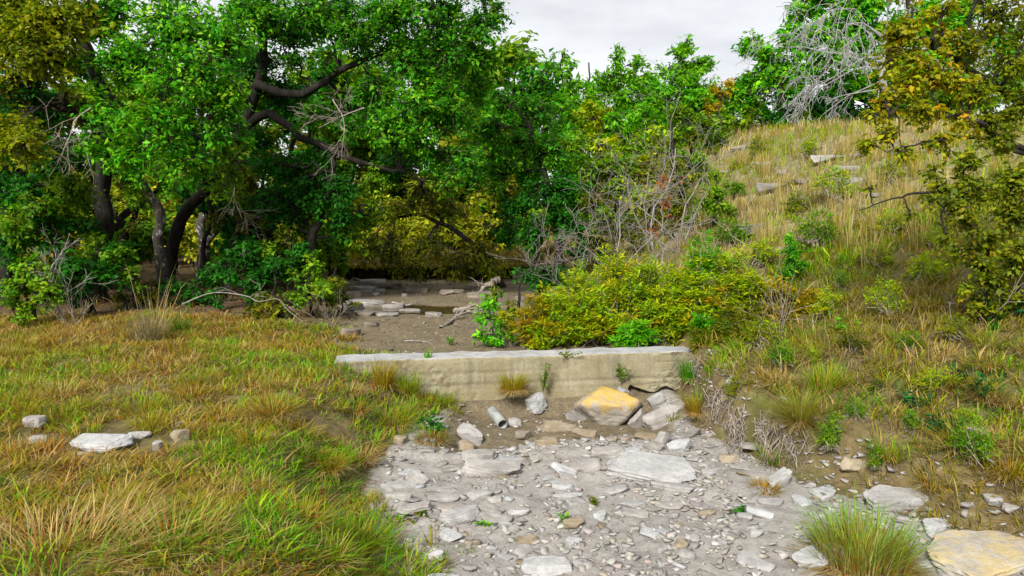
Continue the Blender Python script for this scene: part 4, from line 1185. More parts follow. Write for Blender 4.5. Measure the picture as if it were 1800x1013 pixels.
for (px, D, py, r, pl, lab) in [(275, 20, 385, 52, 'yellow', "low sunlit bush behind the fork of the leaning oak"), (340, 19.5, 420, 34, 'yellow', "small sunlit bush right of the leaning oak's foot"), (700, 20.4, 400, 46, 'yellow', "yellow green bush on the far bank left of the drooping tree"),
                                (820, 20.4, 395, 46, 'yellow', "yellow green bush on the far bank behind the drooping tree"), (600, 20.6, 445, 36, 'olive', "olive bush above the left end of the undercut bank"),
                                (470, 20, 440, 44, 'olivedk', "dull green bush deep in the wood left of the pool")]:
    plant("bush", lab, "bush", [([(px, 470, D), (px, 420, D)], .03, .015)], [(px + dx_ * r, py + dy_ * r, D, r * q) for (dx_, dy_, q) in ((-.8, .2, .8), (.7, .1, .85), (0, -.5, .8), (.1, .6, .9), (-1.5, .5, .6), (1.4, .5, .6))],
          PAL[pl], (.12, .06), 1.4, trunk_name="stem", crown_name="foliage")

# --- shrubs at the foot of the left wood
for (px, D, cl, pl, lab) in [
    (45, 10.6, [(40, 505, 10.5, 46), (85, 520, 10.5, 40), (20, 545, 10.2, 36), (60, 470, 10.7, 38)], 'mid', "green shrub at the far left edge of the meadow"),
    (150, 11.6, [(140, 480, 11.5, 46), (190, 490, 11.6, 40), (130, 520, 11.4, 36), (210, 450, 12, 36)], 'dark', "dark shrub in front of the thick black trunk"),
    (430, 12.2, [(400, 480, 12.2, 44), (450, 500, 12.1, 44), (430, 440, 12.6, 40), (480, 470, 12.4, 36), (385, 520, 12, 26)], 'dark', "dark low shrub under the leaning oak"),
    (545, 11.4, [(530, 500, 11.4, 40), (570, 505, 11.3, 34), (555, 470, 11.6, 34), (520, 530, 11.2, 26)], 'mid', "green shrub at the left edge of the silted bed"),
    (955, 12.8, [(945, 505, 12.8, 34), (975, 490, 12.8, 36), (925, 480, 13, 28), (960, 535, 12.5, 28)], 'dark', "dark green shrub crowding the right shore of the pool"),
    (915, 10.6, [(905, 545, 10.6, 22), (925, 560, 10.5, 24, 'mid'), (900, 575, 10.4, 18)], 'olivedk', "olive shrub on the dark blocks between pool and thicket"),
    (850, 17.6, [(850, 474, 17.6, 24), (870, 480, 17.4, 20)], 'olivedk', "olive shrub hanging over the middle of the undercut hollow"),
    (215, 11.9, [(205, 450, 11.9, 38, 'mid'), (175, 480, 11.8, 34), (235, 490, 11.8, 28, 'mid'), (160, 430, 12.2, 34, 'mid'), (115, 470, 11.7, 34)], 'dark', "leafy dark shrub between the thick black trunk and the meadow"),
    (505, 12.6, [(500, 470, 12.6, 36), (475, 440, 12.9, 34, 'mid'), (530, 440, 12.9, 34), (505, 415, 13, 30, 'olivedk')], 'dark', "tall dark shrub left of the slim leaning tree"),
    (590, 12.4, [(585, 500, 12.4, 30), (605, 525, 12.2, 24), (570, 530, 12, 26)], 'olivedk', "olive shrub leaning over the left ledge of the pool"),
    (485, 11.2, [(470, 530, 11.2, 30), (500, 545, 11.1, 26), (450, 545, 11.1, 24)], 'olivedk', "olive shrub between the meadow and the silted bed"),
    (320, 12.6, [(300, 510, 12.6, 34), (345, 520, 12.5, 34), (365, 490, 12.8, 30)], 'dark', "shaded shrub behind the dry bunch grass"),
    (245, 12.2, [(225, 530, 12, 26), (260, 520, 12.2, 26)], 'olivedk', "small dull shrub left of the dry bunch grass")]:
    plant("shrub", lab, "shrub", [([(px, 540, D), (px, 500, D), (px, 470, D)], .025, .01), ([(px + 8, 540, D), (px + 30, 490, D)], .02, .01)], cl, PAL[pl], (.075, .042), 2.0, trunk_name="stem", limb_name="stem", crown_name="foliage", root_all=True)

def shoot_bush(name, label, tops, px, D, pl, leaf=(.088, .024), dens=1.0):
    """many leaning shoots from one root, each feathered with narrow leaves towards its tip"""
    b0 = stand(px, D)
    root = link(name, None, loc=b0); tag(root, label, "bush")
    stem, fol = MB(), MB()
    for q in tops:
        c = at(q[0], q[1], q[2]); r = q[3] / FPX * q[2]
        pal = PAL[q[4]] if len(q) > 4 and q[4] else PAL[pl]
        ns = max(5, int(dens * 46 * r / .34))
        T = c + nrm(rng.normal(0, 1, (ns, 3))) * (rng.random((ns, 1)) ** .45) * np.array([r * 1.15, r, r * 1.1]) + np.array([0, 0, .06]) * rng.exponential(1.0, (ns, 1))
        B = b0 + (c - b0) * np.array([.55, .55, 0]) + np.stack([rng.normal(0, .14, ns), rng.normal(0, .10, ns), np.zeros(ns)], -1)
        B[:, 2] = height(B[:, 0], B[:, 1]) - .02
        gz = height(T[:, 0], T[:, 1])
        T[:, 2] = np.maximum(T[:, 2], gz + .05)
        tt = np.linspace(0, 1, 5)
        P = B[:, None, :] + (T - B)[:, None, :] * tt[None, :, None]
        P[:, 1:4, :2] += rng.normal(0, .03, (ns, 3, 2)); P[:, 3, 2] += .04
        tubes(stem, P - b0, np.broadcast_to(np.linspace(.006, .002, 5), (ns, 5)), 4)
        m_ = 46
        i = np.repeat(np.arange(ns), m_)
        f = 1 - np.minimum(rng.exponential(.16, ns * m_), .75)
        sg = np.clip((f * 4).astype(int), 0, 3); fr = f * 4 - sg
        Q = P[i, sg] + (P[i, sg + 1] - P[i, sg]) * fr[:, None]
        a_ = rng.uniform(0, 6.28, len(i))
        H = np.stack([np.cos(a_), np.sin(a_), rng.normal(.35, .45, len(i))], -1) + .5 * nrm(P[i, 4] - P[i, 3])
        Q = Q + nrm(H) * (rng.random((len(i), 1)) * .085)
        N = nrm(np.array([0, 0, 1.0]) + rng.normal(0, .45, (len(i), 3)))
        sc = rng.uniform(.55, 1.25, len(i))
        shc = (pick(pal, ns, .12)[i] * .6 + pick(pal, len(i), .12) * .4)
        leaves(fol, Q - b0, N, H, leaf[0] * sc, leaf[1] * sc, shc)
    link("stems", stem.mesh("stems"), M_DRIFT, root)["kind"] = "stuff"
    link("foliage", fol.mesh("foliage"), M_LEAF, root)
    return root
# --- sumac thicket above the dam
SUM = (.095, .030)
for (px, D, cl, pl, lab) in [
    (955, 9.7, [(945, 560, 9.6, 34, 'rust'), (975, 540, 9.6, 38), (960, 590, 9.4, 34), (930, 585, 9.5, 24, 'rust')], 'sumac', "orange tinged sumac bush at the left end of the thicket behind the dam"),
    (1020, 10.0, [(1010, 505, 10.1, 34), (1035, 530, 9.9, 40), (1015, 575, 9.6, 38), (1045, 560, 9.7, 34)], 'sumac', "sumac bush with a bright green heart behind the dam"),
    (1085, 10.1, [(1080, 475, 10.2, 34), (1110, 500, 10, 40), (1085, 530, 9.9, 40), (1075, 575, 9.6, 36)], 'sumac', "tall yellow green sumac bush in the middle of the thicket"),
    (1150, 9.9, [(1145, 490, 10, 38), (1165, 530, 9.8, 40), (1140, 560, 9.6, 36), (1175, 575, 9.5, 30)], 'sumac', "yellow green sumac bush right of the tallest one"),
    (1215, 9.8, [(1205, 485, 9.9, 38), (1235, 520, 9.7, 40), (1210, 560, 9.5, 34), (1235, 450, 10, 26, 'fresh')], 'sumac', "sumac bush with a fresh green top near the dam's right end"),
    (1285, 9.8, [(1280, 470, 9.9, 32), (1300, 510, 9.7, 34), (1275, 545, 9.5, 34)], 'sumac', "olive sumac bush at the right end of the thicket"),
    (1262, 8.7, [(1250, 600, 8.6, 34), (1290, 585, 8.6, 38), (1265, 640, 8.5, 36), (1310, 620, 8.5, 34), (1330, 575, 8.7, 30), (1235, 575, 8.7, 22, 'fresh'), (1240, 640, 8.4, 28), (1290, 665, 8.3, 26), (1340, 640, 8.3, 26, 'sumac')], 'olivedk', "olive bush with dark stems covering the dam's right end"),
    (1350, 9.0, [(1340, 540, 9, 28), (1365, 600, 8.8, 28, 'sumac'), (1400, 625, 8.6, 24), (1330, 505, 9.1, 24, 'sumac')], 'olivedk', "olive bush with brown stems on the slope behind the dam's right end"),
    (1390, 8.6, [(1385, 520, 8.7, 26), (1420, 540, 8.6, 28), (1370, 560, 8.5, 24), (1430, 585, 8.4, 20)], 'rust', "rusty brown bush on the slope right of the thicket"),
    (1108, 8.9, [(1105, 600, 8.75, 22), (1130, 590, 8.8, 18)], 'fresh', "low green sprig hanging on the dam's top edge")]:
    D = D - .45 if D > 9 else D
    shoot_bush("sumac_bush", lab, [(a_, b_ + 6, c_ - (.45 if c_ > 9.3 else 0), d_ * .98, *e_) for (a_, b_, c_, d_, *e_) in cl], px, D, pl)
plant("sapling", "small upright green sapling growing behind the dam by the pool", "shrub",
      [([(868, 612, 9.3), (868, 570, 9.3), (872, 530, 9.3)], .012, .005)], [(872, 535, 9.3, 28), (855, 560, 9.3, 28), (890, 560, 9.3, 30, 'olive'), (868, 590, 9.2, 32), (845, 590, 9.2, 16, 'fresh'), (895, 590, 9.3, 18, 'olive'), (870, 520, 9.3, 12, 'olive')],
      PAL['fresh'], (.075, .03), 1.5, trunk_name="stem", crown_name="foliage", up=.3, elong=True, wob=.02)

for (lab, px, D, cl, pl) in [("olive bush filling the gap behind the tangled dead shrub", 1050, 15, [(1030, 400, 15, 40), (1075, 390, 15, 44, 'mid'), (1060, 430, 14.8, 40), (1110, 410, 14.8, 36), (1020, 440, 14.6, 30, 'dark')], 'olivedk'),
                             ("yellow green bush behind the tallest bare shrub", 1130, 16.5, [(1120, 340, 16.5, 40), (1150, 370, 16.3, 40, 'olivedk'), (1100, 330, 16.6, 36, 'mid'), (1180, 390, 16, 30, 'olivedk'), (1140, 300, 16.8, 36, 'olivedk'), (1090, 280, 17, 36, 'mid')], 'sumac')]:
    plant("bush", lab, "bush", [([(px, 460, D), (px, 410, D), (px, 370, D)], .04, .015)], cl, PAL[pl], (.12, .055), 1.7, trunk_name="stem", crown_name="foliage")
# --- hillside growth
plant("juniper_tree", "young green juniper standing on the slope behind the thicket", "tree", [([(1258, 400, 13.5), (1258, 350, 13.5), (1256, 300, 13.5)], .04, .01)],
      [(1256, 305, 13.5, 16), (1255, 335, 13.4, 26), (1262, 362, 13.3, 32), (1235, 355, 13.4, 22), (1285, 372, 13.4, 18)], PAL['mid'], (.09, .03), 1.8, up=.1, elong=True)
plant("juniper_tree", "small deep green juniper on the slope right of the thicket", "tree", [([(1388, 490, 9.6), (1390, 450, 9.6), (1390, 420, 9.6)], .025, .008)],
      [(1392, 425, 9.6, 18, 'fresh'), (1390, 450, 9.5, 26), (1385, 478, 9.5, 24), (1408, 465, 9.5, 16)], PAL['oak'], (.065, .022), 1.9, up=.1, elong=True, wob=.02)
plant("oak_tree", "broad bright green oak on the hilltop behind the grey dead branches", "tree",
      [([(1500, 240, 27), (1495, 190, 27), (1480, 120, 27), (1470, 40, 27)], .22, .08), ([(1490, 170, 27), (1420, 120, 26.8), (1360, 110, 26.6)], .10, .04), ([(1485, 140, 27), (1560, 80, 27), (1600, 40, 27)], .10, .04)],
      [(1345, 100, 26.4, 40), (1320, 80, 26.6, 32), (1400, 70, 26.4, 50), (1380, 130, 26, 50), (1330, 145, 26.2, 44), (1450, 50, 26.4, 56), (1510, 30, 26.4, 56), (1440, 120, 26, 50), (1500, 90, 26.2, 56), (1560, 60, 26.4, 60), (1620, 30, 26.6, 60), (1310, 180, 26.2, 34), (1400, 180, 26, 40, 'dark'), (1460, 180, 26, 44, 'dark'),
       (1540, 140, 26.2, 52), (1600, 100, 26.4, 56), (1660, 70, 26.6, 60), (1440, -10, 26.6, 60), (1530, -20, 26.6, 70), (1295, 150, 26.6, 26), (1560, 190, 26, 36, 'dark'), (1620, 160, 26.2, 44, 'mid'), (1700, 20, 27, 50), (1400, 25, 26.6, 30), (1320, 215, 25.2, 24, 'mid'), (1370, 212, 25.2, 26, 'dark'), (1410, 215, 25, 26, 'mid'), (1470, 212, 25, 30, 'dark'), (1550, 215, 25, 30, 'dark'), (1620, 215, 25, 34, 'mid'), (1700, 205, 25, 36, 'mid'), (1285, 175, 26.4, 30), (1340, 205, 25.6, 30, 'dark'), (1430, 205, 25.6, 34, 'dark'), (1520, 215, 25.4, 36, 'dark'), (1590, 205, 25.6, 40, 'dark'), (1660, 190, 26, 46, 'mid'), (1730, 170, 26, 50, 'mid'), (1660, 120, 26.2, 50), (1480, 150, 26, 50), (1380, 160, 26, 44), (1770, 90, 27, 60), (1790, 160, 26.5, 60, 'mid'), (1290, 195, 26, 26)],
      [(c_ * np.array([1.15, 1.1, 1.0]), w_) for c_, w_ in PAL['bright']], (.20, .105), 2.8)
for (lab, px, D, cl, pl) in [("rust leaved shrub on the skyline between juniper and hilltop oak", 1262, 24, [(1262, 160, 24, 22, 'rust'), (1285, 150, 24, 18, 'rust'), (1250, 190, 23.6, 20, 'rust'), (1275, 215, 23, 26, 'mid'), (1240, 225, 23, 26, 'mid')], 'rust'),
                             ("green shrub at the left end of the grassy hilltop", 1215, 22, [(1200, 220, 22, 36, 'mid'), (1225, 245, 21.6, 26, 'olivedk'), (1180, 250, 21.6, 32, 'mid'), (1200, 190, 22, 26, 'mid')], 'mid'),
                             ("dull green shrub where the hilltop meets the bare shrubs", 1180, 17.5, [(1180, 290, 17.5, 28, 'olivedk'), (1210, 310, 17, 24, 'olivedk'), (1150, 270, 17.8, 26, 'sumac', .8), (1190, 350, 16.5, 26, 'olivedk')], 'olivedk')]:
    plant("shrub", lab, "shrub", [([(px, 290, D), (px, 240, D), (px, 200, D)], .05, .02)], cl, PAL[pl], (.14, .07), 2.1, trunk_name="stem", crown_name="foliage")

# --- foreground oak on the right
plant("oak_tree", "nearest oak with sparse olive and orange leaves over the right bank", "tree",
      [([(1905, 620, 7.0), (1890, 480, 7.0), (1860, 300, 7.0), (1830, 130, 7.0), (1800, -60, 7.0)], .12, .06),
       ([(1862, 310, 7.0), (1780, 250, 6.7), (1700, 210, 6.6), (1650, 208, 6.5)], .035, .012),
       ([(1850, 240, 7.0), (1740, 140, 6.8), (1650, 90, 6.7), (1590, 60, 6.6)], .045, .012),
       ([(1800, 270, 6.8), (1720, 240, 6.6), (1640, 250, 6.4), (1560, 268, 6.3)], .022, .006),
       ([(1880, 440, 7.0), (1790, 480, 6.7), (1740, 500, 6.6)], .035, .012),
       ([(1870, 380, 7.0), (1720, 340, 6.5), (1600, 345, 6.3), (1510, 370, 6.2)], .024, .005)],
      [(1565, 110, 6.5, 42, 'orange'), (1600, 50, 6.6, 50, 'orange'), (1560, 180, 6.5, 44, 'orange'), (1640, 130, 6.5, 50, 'orange'), (1620, 200, 6.4, 46, 'orange'), (1530, 255, 6.3, 32, 'olive', .8), (1580, 265, 6.3, 32, 'olive', .8), (1660, 20, 6.7, 46, 'orange', .7),
       (1700, 80, 6.6, 52), (1760, 30, 6.8, 60), (1780, 110, 6.7, 60), (1720, 160, 6.6, 50), (1690, 210, 6.5, 40, 'orange', .8), (1790, 190, 6.7, 56), (1760, 250, 6.6, 46), (1700, 285, 6.5, 44), (1640, 300, 6.4, 30, None, .6), (1790, 310, 6.6, 54), (1730, 340, 6.5, 50), (1680, 370, 6.4, 40), (1640, 350, 6.3, 28, None, .7),
       (1780, 390, 6.6, 56), (1730, 420, 6.5, 48), (1690, 445, 6.4, 34, None, .8), (1790, 470, 6.6, 56), (1740, 490, 6.5, 40), (1530, 330, 6.2, 16, None, .5), (1600, 380, 6.2, 18, None, .5), (1610, 110, 6.5, 40, 'orange'), (1680, 140, 6.5, 44, 'orange'), (1570, 60, 6.6, 36, 'orange'), (1650, 250, 6.4, 36, 'orange'), (1700, 320, 6.4, 40), (1660, 330, 6.3, 34), (1660, 410, 6.3, 30, None, .8), (1720, 470, 6.4, 36), (1530, 200, 6.4, 28, 'orange', .8), (1545, 150, 6.5, 28, 'orange', .8), (1660, 60, 6.7, 44, 'orange'), (1590, 150, 6.5, 44, 'orange'), (1740, 210, 6.6, 46), (1560, 230, 6.4, 34, 'orange'), (1770, 340, 6.6, 44), (1700, 400, 6.4, 36), (1760, 520, 6.6, 44), (1720, 540, 6.6, 36), (1790, 440, 6.5, 44), (1690, 500, 6.5, 26, None, .7), (1820, 40, 7, 80), (1850, 250, 7, 90), (1840, 420, 6.9, 70), (1600, -40, 6.8, 70, 'orange'), (1740, -50, 6.9, 80)],
      PAL['olive'][:2] + PAL['olivedk'], (.050, .030), 1.4, per=24, hollow=.1, droop=.12)
plant("shrub", "dark blue green shrub under the nearest oak at the right edge", "shrub",
      [([(1790, 640, 6.9), (1780, 590, 6.9), (1770, 540, 6.9)], .022, .01), ([(1770, 640, 6.8), (1740, 590, 6.8), (1725, 545, 6.7)], .016, .006)],
      [(1770, 545, 6.8, 42), (1790, 600, 6.7, 44), (1745, 575, 6.8, 30), (1780, 640, 6.6, 34), (1730, 530, 6.8, 28, 'olivedk'), (1740, 610, 6.7, 20, 'mid', .7), (1765, 505, 6.8, 44), (1800, 560, 6.7, 50), (1715, 600, 6.7, 28), (1795, 670, 6.5, 32), (1750, 660, 6.5, 24, 'dark')],
      PAL['teal'], (.050, .034), 1.5, trunk_name="stem", limb_name="stem", crown_name="foliage", root_all=True, wob=.02)

sp_ = []
for k, pl in enumerate(('mid', 'olive', 'sumac', 'olivedk')):
    b_ = shoot_bush("slope_shrub", "small leafy shrub growing among the grass of the right slope", [(1500, 470, 9.0, 22), (1525, 480, 9.0, 18), (1480, 482, 9.0, 16)], 1500, 9.0, pl, (.052, .018), .55)
    b_["group"] = "small shrubs of the right slope"; sp_.append(b_)
k = 0
for (px, py) in [(1235, 330), (1215, 380), (1290, 300), (1180, 420), (1225, 440), (1275, 440), (1335, 470), (1440, 440), (1480, 510), (1540, 470), (1620, 500), (1560, 560), (1450, 560), (1500, 620), (1600, 620), (1680, 600), (1430, 640), (1540, 690),
                 (1330, 610), (1370, 650), (1290, 700), (1250, 660), (1640, 690), (1700, 660), (1560, 420), (1400, 380), (1470, 360), (1330, 280), (1260, 280), (1560, 330), (1420, 280), (1650, 440), (1500, 740), (1600, 760), (1690, 740), (1460, 800), (1540, 830), (1700, 820)]:
    r_ = sp_[k] if k < 4 else copy_tree(sp_[rng.choice([0, 0, 1, 2, 2, 3])])
    r_.location = ground(px, py); r_.rotation_euler[2] = rng.uniform(0, 6.28)
    s_ = rng.uniform(.45, .95) * (1.3 if r_.location[1] > 10 else (.62 if py > 640 else .85)); r_.scale = (s_, s_, s_ * rng.uniform(.9, 1.7)); k += 1
for k, (px, py, D, q_, lab) in enumerate([(1215, 300, 19, 1, "green bush on the hill's left edge behind the grey shrubs"), (1195, 345, 16.5, 2, "dull olive bush right behind the leafless spreading shrub"), (1250, 262, 24, 1, "green bush at the very left end of the crest"),
        (1300, 240, 27, 2, "olive bush on the crest under the left end of the hilltop oak"), (1228, 395, 14.5, 1, "green bush on the slope left of the young juniper"), (1375, 232, 27, 0, "dark bush on the crest below the dead grey tree's tips"), (1440, 230, 26.5, 1, "green bush on the crest below the dead grey tree"),
        (1600, 225, 22, 2, "olive bush on the crest behind the nearest oak's orange leaves"), (1660, 222, 21, 1, "green bush on the crest behind the nearest oak's limbs"), (1180, 385, 15.2, 2, "olive bush at the hill's foot behind the red leaved shrub"), (1290, 330, 15.5, 1, "small green bush just right above the young juniper")]):
    r_ = copy_tree(ub[[0, 1, 2][q_]]); r_["label"] = lab; r_["group"] = "bushes on the hill"; r_["category"] = "bush"; r_.name = "hill_bush"
    r_.location = stand(px, D); r_.rotation_euler[2] = rng.uniform(0, 6.28); s_ = [.75, .6, .75, .7, .45, .95, .95, .95, .9, .5, .35][k]; r_.scale = (s_, s_, s_ * rng.uniform(.8, 1.1))
# --- bare and dead wood
dead_plant("bare_shrub", "tall bare grey shrub with many upright stems beside the thicket", "shrub", 1085, 12.6,
           [(-.2, 1, 0, 1.7, .022, 3), (.3, 1, .1, 1.5, .019, 3), (.05, 1, -.1, 1.9, .024, 3), (-.6, .7, 0, 1.3, .018, 3), (.7, .7, 0, 1.3, .018, 3)], wob=.24, spread=.65)
dead_plant("bare_shrub", "tallest bare shrub with a single twig standing up against the sky", "shrub", 1150, 14.5,
           [(.02, 1, 0, 2.5, .026, 3), (.4, 1, 0, 1.7, .019, 3), (-.4, 1, 0, 1.8, .019, 3)], wob=.20, spread=.6)
dead_plant("bare_shrub", "tangled low dead shrub at the right shore of the pool", "shrub", 1030, 12.4,
           [(-.6, .7, 0, 1.0, .02, 3), (.4, .9, 0, 1.1, .022, 3), (-.9, .45, -.1, 1.1, .018, 3)], wob=.2, spread=.7)
dead_plant("bare_shrub", "leafless shrub with spreading grey twigs right of the tallest one", "shrub", 1195, 13.4,
           [(-.4, .8, 0, 1.3, .02, 3), (.5, .7, 0, 1.4, .02, 3), (.1, 1, 0, 1.6, .022, 3), (-.8, .4, 0, 1.2, .016, 3)], wob=.2, spread=.7)
plant("shrub", "sparse shrub with red orange autumn leaves among the bare stems", "shrub",
      [([(1165, 430, 12.2), (1165, 380, 12.2), (1168, 330, 12.2)], .015, .006)], [(1165, 320, 12.2, 16, 'red', .6), (1172, 355, 12.1, 16, 'red', .6), (1150, 400, 12, 14, 'red', .4), (1185, 385, 12, 12, 'red', .4), (1200, 310, 12.4, 10, 'red', .3)],
      PAL['red'], (.06, .03), 1.0, trunk_name="stem", crown_name="foliage", bark=M_DEAD)
def hill_dead():
    b0 = stand(1545, 24.5)
    root = link("dead_tree", None, loc=b0)
    tag(root, "dead grey tree with drooping twiggy branches on the hilltop", "tree")
    mb = MB(); P, R = catmull(np.array([[0, 0, -.1], [-.1, 0, 1.0], [-.3, -.1, 2.0], [-.2, 0, 3.2]]), [.16, .13, .10, .06], 6)
    tubes(mb, P, R, 8, lump=.12); link("trunk", mb.mesh("wood", True), M_GREYDEAD, root)
    for (z_, dx_, dz_, ln, r) in ((2.0, -1, .10, 3.4, .045), (2.4, -1, .25, 3.0, .04), (1.6, -1, -.1, 2.8, .035), (3.0, -.8, .6, 2.4, .05), (2.6, .8, .5, 2.2, .05), (3.2, -.2, 1, 1.8, .04), (1.3, -1, .1, 2.2, .04), (2.0, -.7, .3, 2.6, .05), (3.1, -1, .7, 3.0, .045)):
        mb = MB()
        bare(mb, (-.25, 0, z_), (dx_, rng.normal(0, .35), dz_), ln, r * .75, 4, spread=.65, up=0, wob=.20, minr=.0085, kids=(3, 5), shrink=.55, down=.7)
        link("branch", mb.mesh("branch", True), M_GREYDEAD, root)["kind"] = "stuff"
hill_dead()
def dead_twigs(name, label, cat, pts, r, mat=M_DEAD, kids=5, ln=.4, depth=1, up=.05):
    P = np.array(pts, float); b0 = P[0].copy()
    mb = MB(); Q, R = jag(P - b0, np.linspace(r, r * .4, len(P)), 6, r * .8)
    tubes(mb, Q, R, 6)
    for k in range(kids):
        i = rng.integers(len(Q) // 4, len(Q) - 1)
        bare(mb, Q[i], nrm(Q[i + 1] - Q[i]) + rng.normal(0, .6, 3) + np.array([0, 0, .2]), ln * rng.uniform(.5, 1.2), R[i] * .6, depth, up=up)
    o = link(name, mb.mesh(name, True), mat, loc=b0); tag(o, label, cat)
    return o
dead_twigs("dead_branch", "thin pale fallen branch arching over the left meadow edge", "branch", [at(320, 535, 10.6), at(375, 515, 10.6), at(430, 520, 10.5), at(455, 530, 10.4), at(488, 526, 10.3), at(505, 545, 10.2), at(532, 566, 10.1)], .010, kids=4, ln=.3)
dead_twigs("dead_branch", "grey crooked dead branch standing at the far left wood edge", "branch", [stand(106, 10.6) - np.array([0, 0, .03]), at(98, 525, 10.6), at(88, 480, 10.7), at(110, 440, 10.9)], .022, kids=7, ln=.5, depth=2)
dead_twigs("dead_branch", "pale bent dead stem lying on the right slope", "branch", [at(1580, 585, 7.3), at(1620, 572, 7.3), at(1650, 568, 7.2), at(1700, 578, 7.1)], .008, kids=6, ln=.4)
dead_twigs("fallen_log", "short broken log propped on the bank over the pool", "log", [at(878, 492, 15.6), at(858, 500, 15.4), at(838, 517, 15.2)], .085, M_DRIFT, kids=2, ln=.4)
dead_twigs("driftwood", "forked grey driftwood lying on the silt before the pool", "driftwood", [ground(775, 578), at(795, 563, 11.4), at(815, 545, 11.7)], .035, M_DEAD, kids=4, ln=.5)
dead_twigs("driftwood", "pale driftwood branch at the left edge of the pool", "driftwood", [ground(690, 535) + np.array([0, 0, .03]), ground(715, 541) + np.array([0, 0, .05]), ground(735, 538) + np.array([0, 0, .05])], .03, M_DEAD, kids=3, ln=.3)
dead_twigs("driftwood", "long brown driftwood on the right shore of the pool", "driftwood", [ground(800, 552) + np.array([0, 0, .05]), at(822, 541, 12.3), at(845, 532, 12.6)], .05, M_DRIFT, kids=3, ln=.4)
dead_twigs("stick", "straight pale stick leaning under the undercut far bank", "stick", [ground(620, 492) + np.array([0, 0, .05]), at(645, 494, 17.5), ground(668, 496) + np.array([0, 0, .05])], .025, M_DEAD, kids=0)
dead_twigs("stick", "thin pale stick lying on the silt just behind the dam", "stick", [ground(712, 602) + np.array([0, 0, .02]), ground(730, 602) + np.array([0, 0, .02]), ground(752, 604) + np.array([0, 0, .02])], .012, M_DEAD, kids=1, ln=.15)
dead_twigs("dead_branch", "dark bare branch hanging low behind the dam in the thicket", "branch", [at(1130, 590, 9.2), at(1080, 575, 9.1), at(1040, 598, 9.0)], .008, M_DRIFT, kids=4, ln=.3)
dead_twigs("dead_branch", "thick weathered stem leaning on the right bank below the olive bush", "branch", [at(1305, 690, 7.4), at(1340, 655, 7.6), at(1368, 640, 7.7)], .012, M_DEAD, kids=3, ln=.25)
for (lab, pts, k_) in [("grey dead twigs hanging under the leaning oak's long limb", [at(585, 175, 13), at(605, 215, 12.9), at(600, 270, 12.8)], 9),
                       ("grey dead twigs inside the crown above the long limb", [at(640, 190, 12.7), at(600, 205, 12.6), at(560, 225, 12.5)], 9),
                       ("grey dead twigs below the bright green oak's crown", [at(415, 300, 13.4), at(412, 345, 13.3), at(425, 385, 13.2)], 10),
                       ("grey dead twigs between the olive and the bright green crowns", [at(160, 190, 11.2), at(130, 215, 11.1), at(140, 250, 11)], 9)]:
    dead_twigs("dead_branch", lab, "branch", pts, .014, M_DRIFT, kids=k_ - 3, ln=.5, depth=2, up=-.05)
def bare_sprigs(px, D, label, n=7, h=.6):
    return dead_plant("bare_sprig", label, "shrub", px, D, [(rng.normal(0, .5), 1, rng.normal(0, .3), h * rng.uniform(.6, 1.2), .006, 1) for _ in range(n)], mat=M_DRIFT, minr=.0025)
bare_sprigs(1375, 8.0, "fan of bare brown stems on the slope above the big tussock", 9, .7)
bare_sprigs(1735, 6.6, "pale bare stems at the foot of the dark blue green shrub", 7, .6)
bare_sprigs(120, 10.4, "grey brush of bare stems at the meadow's wood edge", 9, .6)
bare_sprigs(575, 11.0, "tangle of bare twigs at the left edge of the silted bed", 8, .5)

# hanging roots in the eroded right bank
def roots(px0, px1, py0, py1, label, n=46):
    b0 = ground((px0 + px1) / 2, py0)
    mb = MB()
    for k in range(n):
        a_ = ground(rng.uniform(px0, px1), py0 + rng.normal(0, 8)) ; c_ = ground(rng.uniform(px0, px1), rng.uniform(py0 + 20, py1))
        P = np.linspace(0, 1, 5)[:, None] * (c_ - a_) + a_
        for q in P:
            q[2] = max(q[2], float(height(q[0], q[1])) + rng.uniform(.0, .05))
        P = P + rng.normal(0, .032, P.shape)
        tubes(mb, P - b0, np.linspace(.0045, .0015, 5) * rng.uniform(.5, 1.7), 4)
    o = link("hanging_roots", mb.mesh("hanging_roots", True), M_DRIFT, loc=b0)
    tag(o, label, "roots")
roots(1275, 1315, 735, 815, "grey roots hanging out of the eroded bank left of the big tussock")
roots(1330, 1372, 755, 830, "grey roots hanging from the bank right under the big tussock")
roots(1240, 1290, 700, 770, "fine tangle of roots on the bank face under the dam-end olive bush", 40)
roots(1375, 1420, 775, 845, "loose grey roots trailing below the round olive tussock", 36)
roots(1205, 1240, 640, 690, "thin roots dangling against the dam's right end", 26)

# ------------------------------------------------------------------ grass
GC = {
    'green': G(92, 166, 10, .80), 'lime': G(146, 178, 20, .78), 'olive': G(136, 138, 20, .72), 'straw': G(190, 166, 104, .70), 'rust': G(172, 112, 44, .66),
    'deep': G(58, 116, 16, .7), 'pale': G(212, 198, 140, .68), 'grey': G(152, 140, 118, .62), 'gold': G(166, 148, 40, .72),
}
def gpal(**k):
    return [(GC[a_], w_) for a_, w_ in k.items()]

